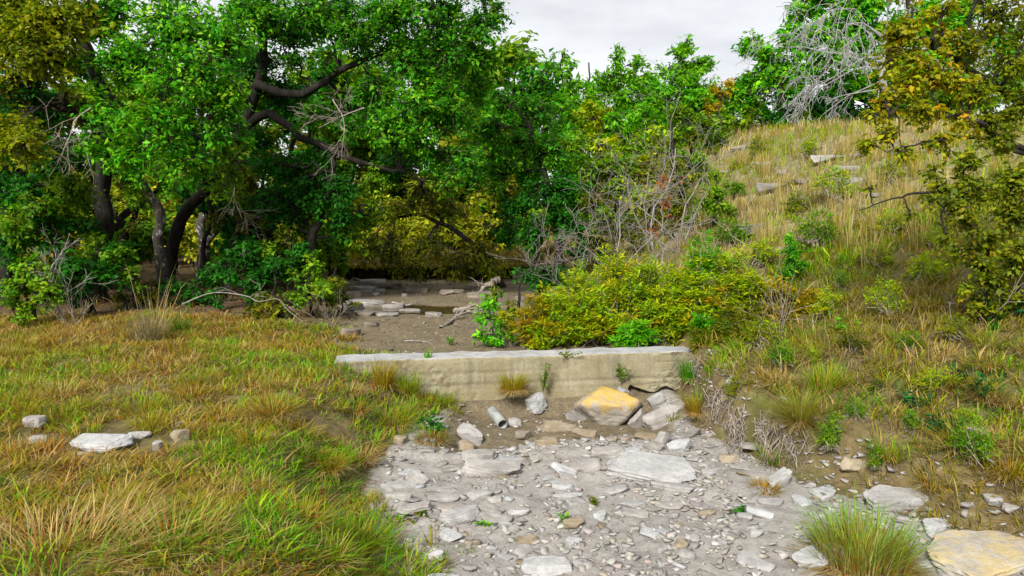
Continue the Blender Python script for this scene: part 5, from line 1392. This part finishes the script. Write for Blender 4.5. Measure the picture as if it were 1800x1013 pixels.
def grass_field(name, label, n_clump, xr_, yr_, keep, per, hgt, lean, wid, palfun, ypow=1.0, thatch=.22):
    x = rng.uniform(*xr_, n_clump); y = yr_[0] + (yr_[1] - yr_[0]) * rng.random(n_clump) ** ypow
    k = keep(x, y)
    x, y = x[k], y[k]
    k = np.abs(x) < .80 * y + 1.3
    x, y = x[k], y[k]
    n = len(x)
    cc_ = palfun(x, y)
    ht = hgt[0] + (hgt[1] - hgt[0]) * rng.random(n) ** 1.5 * (.85 + .35 * noise3(x * 1.1, y * 1.1, seed=101))
    comb = 2 * math.pi * noise3(x * .5, y * .5, seed=103)      # the way the matted grass lies
    i = np.repeat(np.arange(n), rng.integers(per[0], per[1], n))
    m_ = len(i)
    spread_ = .02 + .28 * ht[i]
    bx, by = x[i] + rng.normal(0, 1, m_) * spread_ * .5, y[i] + rng.normal(0, 1, m_) * spread_ * .5
    B = np.stack([bx, by, height(bx, by) - .01], -1)
    az_ = np.where(rng.random(m_) < .28, comb[i] + rng.normal(0, .6, m_), np.arctan2(by - y[i], bx - x[i]) + rng.normal(0, .5, m_))
    h_ = ht[i] * rng.uniform(.40, 1.15, m_)
    l_ = h_ * np.abs(rng.normal(lean, lean * .5, m_))
    flat_ = rng.random(m_) < thatch
    l_ = np.where(flat_, ht[i] * rng.uniform(.8, 1.9, m_), l_); h_ = np.where(flat_, ht[i] * rng.uniform(.12, .4, m_), h_)
    w_ = wid * np.exp(rng.normal(0, .35, m_)) * (1 + .02 * by)
    c0 = cc_[i] * (1 + rng.normal(0, .14, (m_, 1)))
    dry = rng.random((m_, 1)) < .14
    c0 = np.where(dry, GC['straw'] * rng.uniform(.6, 1.1, (m_, 1)), c0)
    c0 = np.where(flat_[:, None], pick(gpal(straw=2, rust=2, grey=2), m_, .2), c0)
    basec = c0 * .66 + GC['gold'] * .16 + GC['rust'] * .12
    mb = MB()
    blades(mb, B, az_, h_, l_, w_, np.clip(basec, .003, .9), np.clip(c0, .003, .9), curl=rng.uniform(.0, .45, m_))
    tag(link(name, mb.mesh(name), M_GRASS), label, kind="stuff")
    return m_

def blocked(x, y, pad=1.05):
    b_ = np.zeros(len(x), bool)
    for (rx, ry, a_, c_) in ROCKS:
        b_ |= ((x - rx) / (a_ * pad)) ** 2 + ((y - ry + .03) / (c_ * pad + .02)) ** 2 < 1
    wy = WALL_A[1] + (x - WALL_A[0]) / (WALL_B[0] - WALL_A[0]) * (WALL_B[1] - WALL_A[1])
    b_ |= (x > WALL_A[0] + .1) & (x < WALL_B[0]) & (y > wy - .03) & (y < wy + WALL_T + .05)
    return b_
OC = ground(225, 790)
OC2 = ground(64, 772)
def outcrop(x, y):
    w_ = .35 * noise3(x * 4, y * 4, seed=115)
    return (((x - OC[0]) / .52) ** 2 + ((y - OC[1]) / .26) ** 2 < 1 + w_) | (((x - OC2[0]) / .20) ** 2 + ((y - OC2[1]) / .20) ** 2 < 1 + w_)
def keep_left(x, y):
    edge = bank_left(y) + .04 + .40 * fbm(x * 1.9, y * 1.9, seed=110, oct=4, gain=.6)
    wood = 11.0 + .5 * noise3(x * .9, y * .9, seed=111)
    bare_ = fbm(x * 1.2, y * 1.2, seed=112, oct=3) > .95
    return (x < edge) & (y < wood) & ~bare_ & ~blocked(x, y, 1.15) & ~outcrop(x, y)
def pal_left(x, y):
    n = len(x)
    a_ = fbm(x * 1.0, y * 1.0, seed=120, oct=3) + rng.normal(0, .28, n)
    near = sst(7.5, 5.0, y); edge = sst(1.5, .3, bank_left(y) - x)
    a_ = a_ + .25 * near + .55 * edge - .35 * sst(7.5, 10, y)
    g = pick(gpal(green=5, lime=2.4, deep=2), n, .12)
    o_ = pick(gpal(olive=3, lime=2, gold=2), n, .12)
    s_ = pick(gpal(straw=2.4, rust=2.2, gold=2.4, olive=1.4), n, .12)
    return np.where((a_ > .28)[:, None], g, np.where((a_ > -.22)[:, None], o_, s_))
nb = 0
nb += grass_field("grass", "matted green and straw grass of the near left meadow", 4200, (-5.6, -.3), (3.0, 6.0), keep_left, (12, 20), (.07, .17), .95, .0056, pal_left, 1.0)
nb += grass_field("grass", "yellow green grass of the left meadow up to the wood", 10600, (-10, -.4), (6.0, 11.6), keep_left, (9, 14), (.07, .18), .85, .0064, pal_left, .9)
def keep_right(x, y):
    s_ = x - bank_right(y)
    edge = .16 + .30 * fbm(x * 2.0, y * 2.0, seed=130, oct=3)
    bare_ = fbm(x * 1.4, y * 1.4, seed=131, oct=3) > .85
    return (s_ > edge) & ~bare_ & ~blocked(x, y)
def pal_right(x, y):
    n = len(x)
    a_ = fbm(x * .9, y * .9, seed=140, oct=3) + rng.normal(0, .3, n)
    g = pick(gpal(green=2.2, lime=1.8, olive=3, deep=1.4), n, .12)
    s_ = pick(gpal(straw=2, grey=1.4, gold=1.4, olive=3), n, .12)
    return np.where((a_ > -.25)[:, None], g, s_)
nb += grass_field("grass", "mixed weedy grass of the right bank", 9400, (2.0, 10.2), (4.2, 11.0), keep_right, (8, 13), (.10, .30), .75, .0066, pal_right, 1.0)
def keep_hill(x, y):
    return (x - bank_right(y) > .5) & (fbm(x * .8, y * .8, seed=150, oct=3) < .9) & ~blocked(x, y)
def pal_hill(x, y):
    n = len(x)
    a_ = fbm(x * .5, y * .5, seed=160, oct=3) + rng.normal(0, .3, n)
    g = pick(gpal(lime=3, olive=3, gold=1, green=1), n, .10)
    s_ = pick(gpal(straw=2, pale=4, grey=2.2, olive=1.2), n, .10)
    return np.where((a_ > .05 - .65 * sst(18, 10, y))[:, None], g, s_)
nb += grass_field("hill_grass", "tall straw coloured grass of the hillside", 10600, (1.2, 20), (9.5, 34), keep_hill, (5, 9), (.20, .52), .32, .0100, pal_hill, 1.15, .06)
def keep_wood(x, y):
    return (x < bank_left(y) - .1) & (fbm(x, y, seed=170, oct=2) > -.1)
nb += grass_field("undergrowth", "sparse shaded grass on the woodland floor", 1500, (-14, -3), (10.8, 20), keep_wood, (5, 8), (.10, .35), .7, .009, lambda x, y: pick(gpal(olive=2, deep=2, straw=1, rust=1), len(x)), 1.0)
def keep_far(x, y):
    return (x < bank_right(y) + .6)
nb += grass_field("far_grass", "dry golden grass on the far bank beyond the pool", 1500, (-9, 1.8), (19.0, 27), keep_far, (5, 8), (.15, .5), .5, .013, lambda x, y: pick(gpal(gold=3, straw=3, olive=2, lime=1), len(x)), 1.2)

n = 2600
x = rng.uniform(-5.1, .9, n); f_ = rng.random(n)
y = 18.50 + .18 * noise3(x * 1.5, x * 0, seed=40) + .10 * noise3(x * 5, x * 0, seed=41) + .005 * (x + 2) ** 2 + .35 * f_
mb = MB()
dn = rng.random(n) < .65
hh_ = np.where(dn, -rng.uniform(.03, .16, n), rng.uniform(.15, .4, n))
blades(mb, np.stack([x, y, np.full(n, .93)], -1), rng.normal(-1.57, .5, n), hh_, rng.uniform(.08, .3, n), np.full(n, .016), pick(gpal(gold=2, olive=2, straw=2, rust=1), n), pick(gpal(gold=2, olive=2, straw=2), n))
tag(link("overhanging_grass", mb.mesh("overhanging_grass"), M_GRASS), "dry grass hanging over the lip of the undercut far bank", kind="stuff")
def litter_band(n, name, label, xr_, yr_, keep):
    x = rng.uniform(*xr_, n); y = rng.uniform(*yr_, n); k = keep(x, y); x, y = x[k], y[k]; n = len(x)
    mb = MB(); z = height(x, y)
    blades(mb, np.stack([x, y, z + .004], -1), rng.uniform(0, 6.28, n), rng.uniform(.0, .05, n), rng.uniform(.04, .20, n), rng.uniform(.003, .009, n), pick(gpal(straw=2, grey=3, rust=1.5), n, .25), pick(gpal(straw=2, grey=3, rust=1), n, .25))
    tag(link(name, mb.mesh(name), M_GRASS), label, kind="stuff")
litter_band(5200, "dry_litter", "dry stalks and litter strewn on the bare soil of the right bank", (1.9, 6.5), (4.3, 9.0), lambda x, y: (x - bank_right(y) > -.05) & (x - bank_right(y) < 2.2))
litter_band(3000, "dry_litter", "dry stalks and litter in the gaps of the left meadow", (-6.5, -.6), (3.8, 10.5), lambda x, y: (x < bank_left(y) + .1) & (np.abs(x) < .8 * y))
scatter_gravel(2600, (1.8, 5.5), (4.1, 8.4), lambda x, y: (x - bank_right(y) > -.1) & (x - bank_right(y) < .9 - .1 * (y - 4)) & (fbm(x * 2, y * 2, seed=95, oct=2) > -.2), .010, .06, M_GRAVEL, "bank_gravel", "pebbles and chips lying on the soil of the right bank", GP + [((.17, .14, .10), 5)])
# leaf litter under the trees
n = 5200
x = rng.uniform(-12, -2.2, n); y = rng.uniform(9.8, 17, n)
k = (x < bank_left(y) + .25) & (np.abs(x) < .8 * y)
x, y = x[k], y[k]; n = len(x)
mb = MB()
leaves(mb, np.stack([x, y, height(x, y) + .012], -1), nrm(np.array([0, 0, 1.0]) + rng.normal(0, .3, (n, 3))), rng.normal(0, 1, (n, 3)), rng.uniform(.05, .1, n), rng.uniform(.025, .05, n),
       pick([((.20, .11, .05), 3), ((.30, .17, .06), 2), ((.12, .08, .045), 3), ((.36, .27, .15), 1)], n))
tag(link("fallen_leaves", mb.mesh("fallen_leaves"), M_LEAF), "brown fallen leaves on the floor of the left wood", kind="stuff")

# ------------------------------------------------------------------ tussocks: each its own thing
def tussock_mesh(n, h, spread_, reach, w, pal, tip, skirt=0.0, up=.0):
    mb = MB()
    a_ = rng.uniform(0, 6.28, n); r_ = spread_ * np.sqrt(rng.random(n))
    B = np.stack([r_ * np.cos(a_), r_ * np.sin(a_), np.full(n, -.03)], -1)
    hh = h * rng.uniform(.45, 1.1, n)
    tilt = (.15 + rng.random(n) ** (1 + up)) * reach
    blades(mb, B, a_ + rng.normal(0, .35, n), hh * (1 - .35 * tilt / max(reach, .01) * (reach > .6)), tilt * h, w * rng.uniform(.7, 1.3, n), pick(pal, n, .15), pick(tip, n, .15), curl=rng.uniform(0, .35, n), kp=2.2)
    if skirt:
        k = int(n * skirt)
        a2 = rng.uniform(0, 6.28, k)
        B2 = np.stack([spread_ * np.cos(a2), spread_ * np.sin(a2), np.full(k, h * .12)], -1)
        blades(mb, B2, a2 + rng.normal(0, .3, k), np.full(k, -h * .30) * rng.uniform(.4, 1.2, k) + h * .12, h * .55 * rng.uniform(.5, 1.2, k), w * rng.uniform(.7, 1.2, k),
               pick(gpal(straw=2, rust=2, grey=1), k, .15), pick(gpal(straw=3, pale=1, grey=1), k, .15))
    return mb.mesh("tussock")
def tussock(px, py, label, n=260, h=.3, spread_=.08, reach=.8, w=.006, pal=None, tip=None, skirt=.2, g=None, up=0.0, group=None, name="grass_tussock"):
    b0 = ground(px, py) if g is None else np.array(g)
    pal = pal or gpal(gold=2, olive=2, rust=1, green=1); tip = tip or gpal(green=3, lime=2, olive=1)
    o = link(name, tussock_mesh(n, h, spread_, reach, w, pal, tip, skirt, up), M_GRASS, loc=b0)
    tag(o, label, "grass tuft", group)
    return o
tussock(1515, 1000, "big tussock with green top and straw skirt at the near right", 1000, .45, .24, .55, .0060, gpal(straw=3, rust=3), [(G(56, 152, 4), 4), (G(92, 166, 8), 2), (G(40, 112, 6), 1)], .8)
tussock(1408, 748, "round olive needle tussock fanning out on the right bank", 620, .52, .07, 1.0, .0045, gpal(rust=1, olive=3, straw=1), gpal(olive=3, green=2, lime=1, grey=1), .3)
tussock(262, 605, "tall dry bunch grass with upright pale stalks at the meadow's back", 330, .55, .18, .55, .007, gpal(grey=4, straw=1), gpal(grey=3, straw=2, olive=1), .2)
st = tussock(268, 600, "thin pale stalks standing high above the dry bunch grass", 42, 1.15, .22, .28, .007, gpal(straw=2, grey=2), gpal(pale=2, straw=2, grey=2), 0.0, name="dry_stalks")
tussock(315, 585, "blue green grass clump beside the dry bunch grass", 120, .5, .10, .7, .008, gpal(deep=2, olive=1), gpal(deep=3, green=1), 0)
wp = on_dam(902)
tussock(0, 0, "yellow green tuft with a hanging straw skirt against the dam face", 420, .28, .12, .55, .005, gpal(gold=3, rust=2), gpal(lime=3, gold=2), .9, g=(wp[0], wp[1] - .16, .16))
wp = on_dam(747)
tussock(0, 0, "small green tuft growing on top of the dam", 60, .17, .04, .5, .006, gpal(green=3), gpal(lime=2, green=2), 0, g=(wp[0], wp[1] + .10, WALL_TOP))
wp = on_dam(676)
tussock(0, 0, "golden tuft rising in front of the dam's left part", 260, .40, .10, .45, .006, gpal(gold=2, rust=2), gpal(gold=3, lime=2), .3, g=(wp[0], wp[1] - .2, float(height(wp[0], wp[1] - .2))))
wp = on_dam(715)
tussock(0, 0, "green tuft against the dam right of the golden one", 240, .34, .12, .6, .006, None, gpal(lime=3, green=2), .2, g=(wp[0], wp[1] - .16, float(height(wp[0], wp[1] - .16))))
wp = on_dam(770)
tussock(0, 0, "low green grass at the dam foot left of the pipe", 300, .22, .18, .7, .006, None, gpal(green=3, lime=1, deep=1), .2, g=(wp[0], wp[1] - .14, float(height(wp[0], wp[1] - .14))))
wp = on_dam(1212)
tussock(0, 0, "blue green tuft beside the right end of the dam", 260, .34, .12, .5, .006, gpal(deep=2, green=1), gpal(deep=2, green=2), .2, g=(wp[0], wp[1] - .22, float(height(wp[0], wp[1] - .22)) + .0))
tussock(1225, 728, "rust based green tuft on the bank below the dam's right end", 260, .30, .10, .6, .006, gpal(rust=3, gold=1), gpal(green=2, olive=2), .5)
tussock(1360, 812, "grass tuft hanging over the eroded right bank", 180, .26, .08, .8, .006)
tussock(1345, 862, "rusty tuft under the long tilted white stone", 140, .16, .09, .9, .006, gpal(rust=3, gold=1), gpal(gold=2, olive=2), .5)
tussock(1775, 840, "golden arching tuft at the right edge of the bank", 240, .32, .08, 1.0, .006, gpal(rust=2, gold=2), gpal(gold=3, lime=2), .4)
tussock(1640, 855, "short golden tuft above the layered white slab", 150, .24, .07, .8, .006, gpal(rust=1, gold=3), gpal(gold=2, lime=1, olive=2), .2)
tussock(1560, 800, "fresh green tuft in the middle of the right bank", 240, .24, .12, .7, .006, None, gpal(green=3, lime=2), .1)
tussock(1450, 690, "green tuft right behind the round olive tussock", 200, .36, .10, .6, .006, None, gpal(green=2, lime=2), .1)
tussock(1180, 740, "short tuft by the upright pale stone at the bank foot", 90, .18, .05, .6, .006)
tussock(620, 965, "bright green tuft where the near meadow meets the gravel", 420, .26, .18, .85, .006, None, gpal(green=4, lime=2), .3)
tussock(570, 825, "green and rust tuft on the meadow's gravel edge", 340, .24, .15, .85, .006, gpal(rust=2, gold=2), gpal(green=3, lime=2), .4)
tussock(760, 775, "dark tuft with brown base at the tip of the left bank", 260, .22, .14, .7, .006, gpal(rust=3, grey=1), gpal(green=2, deep=2), .5)
tussock(690, 745, "thick yellow green tuft in front of the dam's left part", 420, .28, .20, .75, .006, None, gpal(lime=3, green=2, gold=1), .3)
tussock(480, 730, "large clump with a pale straw skirt in mid meadow", 420, .28, .16, .9, .006, gpal(rust=3, straw=1), gpal(lime=2, green=2, gold=2), .7)
tussock(250, 725, "green clump just behind the meadow outcrop stone", 340, .24, .16, .85, .006, gpal(rust=2, gold=2), gpal(green=3, lime=1), .5)
tussock(340, 700, "brown based clump behind the rounded cream stone", 300, .24, .14, .9, .006, gpal(rust=3, straw=2), gpal(gold=2, olive=2), .7)
tussock(90, 990, "flattened mat of long dead straw in the nearest meadow corner", 520, .34, .42, 1.2, .006, gpal(straw=3, rust=2), gpal(straw=3, pale=2, gold=1), 1.0, name="straw_mat")
tussock(300, 960, "pale straw and green clump next to the flattened mat", 360, .24, .26, 1.1, .006, gpal(straw=2, rust=2), gpal(lime=2, green=2, straw=2), .5)
tussock(760, 960, "few thin upright blades in the gravel by the bluish stone", 14, .22, .04, .35, .006, None, gpal(green=1, olive=2), 0)
tussock(815, 968, "little grassy weed alone in the near gravel", 60, .08, .05, .9, .007, None, gpal(olive=2, green=2), 0)
um = [tussock_mesh(150, .20, .09, .95, .0055, pl_, tp_, .35) for pl_, tp_ in ((gpal(rust=3, straw=2), gpal(green=3, lime=2)), (gpal(rust=2, gold=2), gpal(lime=3, gold=2)), (gpal(rust=3, grey=1), gpal(green=3, deep=1)), (gpal(straw=3, rust=1), gpal(gold=2, straw=3)), (gpal(olive=2, straw=1), gpal(lime=2, olive=3)))]
k = 0
while k < 80:
    y_ = 3.6 + 6.6 * rng.random() ** 1.1; x_ = rng.uniform(-.75 * y_ - .2, -.7)
    if x_ > bank_left(y_) - .12 or blocked(np.array([x_]), np.array([y_]), 1.6)[0] or outcrop(x_, y_ - .1):
        continue
    o = link("meadow_tuft", um[k % 5], M_GRASS, loc=(x_, y_, float(height(x_, y_)))); o.rotation_euler[2] = rng.uniform(0, 6.28); s_ = rng.uniform(.7, 1.35); o.scale = (s_, s_, s_ * rng.uniform(.8, 1.2))
    tag(o, "rounded tuft of long grass in the left meadow", "grass tuft", "grass tufts of the left meadow"); k += 1
k = 0
while k < 60:
    y_ = 4.8 + 6.5 * rng.random() ** 1.2; x_ = rng.uniform(2.3, .75 * y_ + .4)
    if x_ < bank_right(y_) + .22 or blocked(np.array([x_]), np.array([y_]), 1.4)[0]:
        continue
    o = link("bank_tuft", um[[2, 4, 0, 3, 4][k % 5]], M_GRASS, loc=(x_, y_, float(height(x_, y_)))); o.rotation_euler[2] = rng.uniform(0, 6.28); s_ = rng.uniform(.8, 1.6); o.scale = (s_, s_, s_ * rng.uniform(.8, 1.3))
    tag(o, "loose tuft of grass on the weedy right bank", "grass tuft", "grass tufts of the right bank"); k += 1
tm = [tussock_mesh(60, .75, .14, .30, .010, gpal(straw=2, olive=1), gpal(straw=3, pale=3), .0, .5) for _ in range(4)]
for k in range(46):
    px, py = rng.uniform(1240, 1620), rng.uniform(255, 470)
    g_ = ground(px, py)
    if g_ is None or g_[1] > 33:
        continue
    o = link("straw_clump", tm[k % 4], M_GRASS, loc=g_); o.rotation_euler[2] = rng.uniform(0, 6.28); s_ = rng.uniform(.6, 1.1); o.scale = (s_, s_, s_)
    tag(o, "upright straw coloured bunch grass on the hillside", "grass tuft", "straw bunch grasses on the hillside")

# small leafy weeds
def weed(px, py, label, n=60, h=.16, r=.07, pal='fresh', leaf=(.045, .020), g=None):
    b0 = ground(px, py) if g is None else np.array(g)
    root = link("weed", None, loc=b0); tag(root, label, "weed")
    mb = MB(); ns = 6
    T = np.stack([rng.normal(0, r, ns), rng.normal(0, r, ns), h * rng.uniform(.6, 1.1, ns)], -1)
    P = T[:, None, :] * np.linspace(0, 1, 4)[None, :, None] * np.array([1, 1, 1]); P[:, 0, 2] -= .02
    tubes(mb, P, np.broadcast_to(np.array([.004, .0035, .003, .002]), (ns, 4)), 4, (.12, .14, .04))
    link("stem", mb.mesh("stem"), M_LEAF, root)["kind"] = "stuff"
    mb = MB(); i = rng.integers(0, ns, n); f = rng.uniform(.2, 1, n)
    Q = T[i] * f[:, None]
    d = rng.normal(0, 1, (n, 3)); d[:, 2] = np.abs(d[:, 2]) * .4
    leaves(mb, Q, nrm(np.array([0, 0, 1.0]) + rng.normal(0, .5, (n, 3))), d, leaf[0] * rng.uniform(.6, 1.3, n), leaf[1] * rng.uniform(.6, 1.3, n), pick(PAL[pal], n))
    link("foliage", mb.mesh("foliage"), M_LEAF, root)
wp = on_dam(955)
weed(0, 0, "slender green weed climbing the dam right of the skirted tuft", 110, .30, .05, 'mid', g=(wp[0], wp[1] - .12, .14))
wp = on_dam(1092)
weed(0, 0, "leafy weed growing between the yellow topped boulder and the dam", 110, .20, .09, 'mid', g=(wp[0], wp[1] - .06, .22))
wp = on_dam(995)
weed(0, 0, "sprig trailing over the dam's top edge above the boulder", 50, .06, .10, 'olive', g=(wp[0], wp[1] - .02, WALL_TOP))
weed(768, 762, "dark broad leaved weed at the tip of the left bank", 90, .20, .08, 'dark', (.07, .035))
weed(1042, 888, "tiny green weed in the open gravel", 26, .05, .03, 'olivedk')
weed(992, 918, "tiny green weed left of the tan stone", 26, .05, .03, 'fresh')
weed(850, 925, "tiny green weed beside the grey leaf shaped slab", 26, .05, .04, 'fresh')
weed(1300, 902, "low dark green weed beside the thin tilted slab", 30, .06, .05, 'dark')
weed(792, 607, "small fresh weed on the silt behind the dam", 60, .16, .05, 'fresh')
weed(740, 908, "mossy weed between the left slabs", 40, .05, .06, 'olivedk')
weed(1600, 720, "blue green weed patch in the middle of the right slope", 90, .18, .16, 'teal', (.06, .035))
weed(1690, 700, "blue green weed patch under the nearest oak", 90, .22, .18, 'teal', (.06, .035))
weed(1640, 765, "blue green weed near the pale flat stone on the right bank", 70, .16, .12, 'teal', (.05, .03))
weed(1480, 590, "bright green weed on the slope above the round tussock", 70, .2, .10, 'fresh', (.06, .03))
# ------------------------------------------------------------------ say which one: place each repeat by its nearest landmark
BYLABEL = {o["label"]: o for o in COL.objects if o.get("label") and not o.get("group")}
def mark(sub):
    for l_, o in BYLABEL.items():
        if sub in l_:
            return np.array(o.location[:2])
    raise KeyError(sub)
MARKS = {
    "grass tufts of the left meadow": ("tuft of long grass", [("the broad meadow outcrop stone", "broad white outcrop"), ("the dry bunch grass", "tall dry bunch grass"), ("the flattened straw mat", "flattened mat"), ("the green tuft at the gravel edge", "bright green tuft where"),
        ("the straw skirted meadow clump", "large clump with a pale straw"), ("the yellow green tuft by the dam", "thick yellow green tuft"), ("the far left white stone", "white stone at the far left"), ("the green and rust tuft", "green and rust tuft")]),
    "grass tufts of the right bank": ("loose tuft of bank grass", [("the round olive tussock", "round olive needle"), ("the layered white slab", "layered bluish white slab"), ("the pale flat bank stone", "pale flat stone among weeds"), ("the dark blue green shrub", "dark blue green shrub"),
        ("the yellowish rock lump", "yellowish lump"), ("the rusty brown bush", "rusty brown bush"), ("the pale bent dead stem", "pale bent dead stem"), ("the dam-end olive bush", "olive bush with dark stems")]),
    "small shrubs of the right slope": ("small leafy shrub", [("the overhanging ledge stone", "flat grey ledge stone"), ("the high ledge stone", "pale ledge stone high"), ("the round olive tussock", "round olive needle"), ("the young slope juniper", "young green juniper"), ("the deep green slope juniper", "small deep green juniper"),
        ("the pale bent dead stem", "pale bent dead stem"), ("the yellowish rock lump", "yellowish lump"), ("the hilltop outcrop", "long pale outcrop")]),
    "straw bunch grasses on the hillside": ("upright straw bunch grass", [("the overhanging ledge stone", "flat grey ledge stone"), ("the high ledge stone", "pale ledge stone high"), ("the young slope juniper", "young green juniper"), ("the hilltop outcrop", "long pale outcrop"), ("the half hidden outcrop", "low grey outcrop"), ("the deep green slope juniper", "small deep green juniper"), ("the greenish hillside stone", "greenish stone")]),
    "understory bushes of the left wood": ("leafy understory bush", [("the thick black trunk", "thick black trunk"), ("the lichened crooked trunk", "pale lichened crooked"), ("the leaning oak's foot", "leaning dark oak"), ("the slim tree by the pool", "thin tree leaning right"), ("the grey trunked tree", "grey trunked tree"), ("the far left slim oak", "slim dark oak")]),
    "bushes beyond the pool": ("leafy bush beyond the undercut bank", [("the drooping olive tree", "olive drooping tree"), ("the deep green tree", "dense deep green tree")]),
    "flush slabs in the dry creek bed": ("flush pale slab", [("the long white slab", "long white slab"), ("the largest flat slab", "largest flat pale"), ("the grey leaf shaped slab", "grey leaf shaped slab lying"), ("the wide bluish slab", "wide bluish slab"), ("the long tilted white stone", "long white stone tilted"), ("the big tussock", "big tussock with green"),
        ("the lone white chip", "white flat chip alone"), ("the tan stone with a weed", "tan stone with a tiny weed"), ("the flat white middle stone", "flat white stone flush"), ("the thin tilted slab", "thin tilted slab casting"), ("the cracked brown stone", "brownish cracked stone"), ("the pale flake", "pale flake")]),
}
ORD = ["nearest", "second nearest", "third nearest", "fourth nearest", "fifth nearest", "sixth nearest", "seventh nearest", "eighth nearest", "ninth nearest", "tenth nearest", "eleventh nearest", "twelfth nearest", "thirteenth nearest", "fourteenth nearest", "fifteenth nearest", "sixteenth nearest"]
for g_, (what, marks) in MARKS.items():
    mk = [(n_, mark(sub)) for n_, sub in marks]
    cells = {}
    for o in [q for q in COL.objects if q.get("group") == g_]:
        p_ = np.array(o.location[:2])
        n_, m_ = min(mk, key=lambda q: float(np.linalg.norm(q[1] - p_)))
        d_ = p_ - m_
        side = ("behind" if d_[1] > 0 else "in front of") if abs(d_[1]) > abs(d_[0]) * 1.3 else ("right of" if d_[0] > 0 else "left of")
        cells.setdefault((n_, side), []).append((float(np.linalg.norm(d_)), o))
    for (n_, side), lst in cells.items():
        lst.sort(key=lambda q: q[0])
        for k, (_, o) in enumerate(lst):
            o["label"] = f"{what} {side} {n_}" if len(lst) == 1 else f"{ORD[min(k, 15)]} {what} {side} {n_}"
print("TRIS", sum((len(me_.loops) - 2 * len(me_.polygons)) for me_ in bpy.data.meshes))
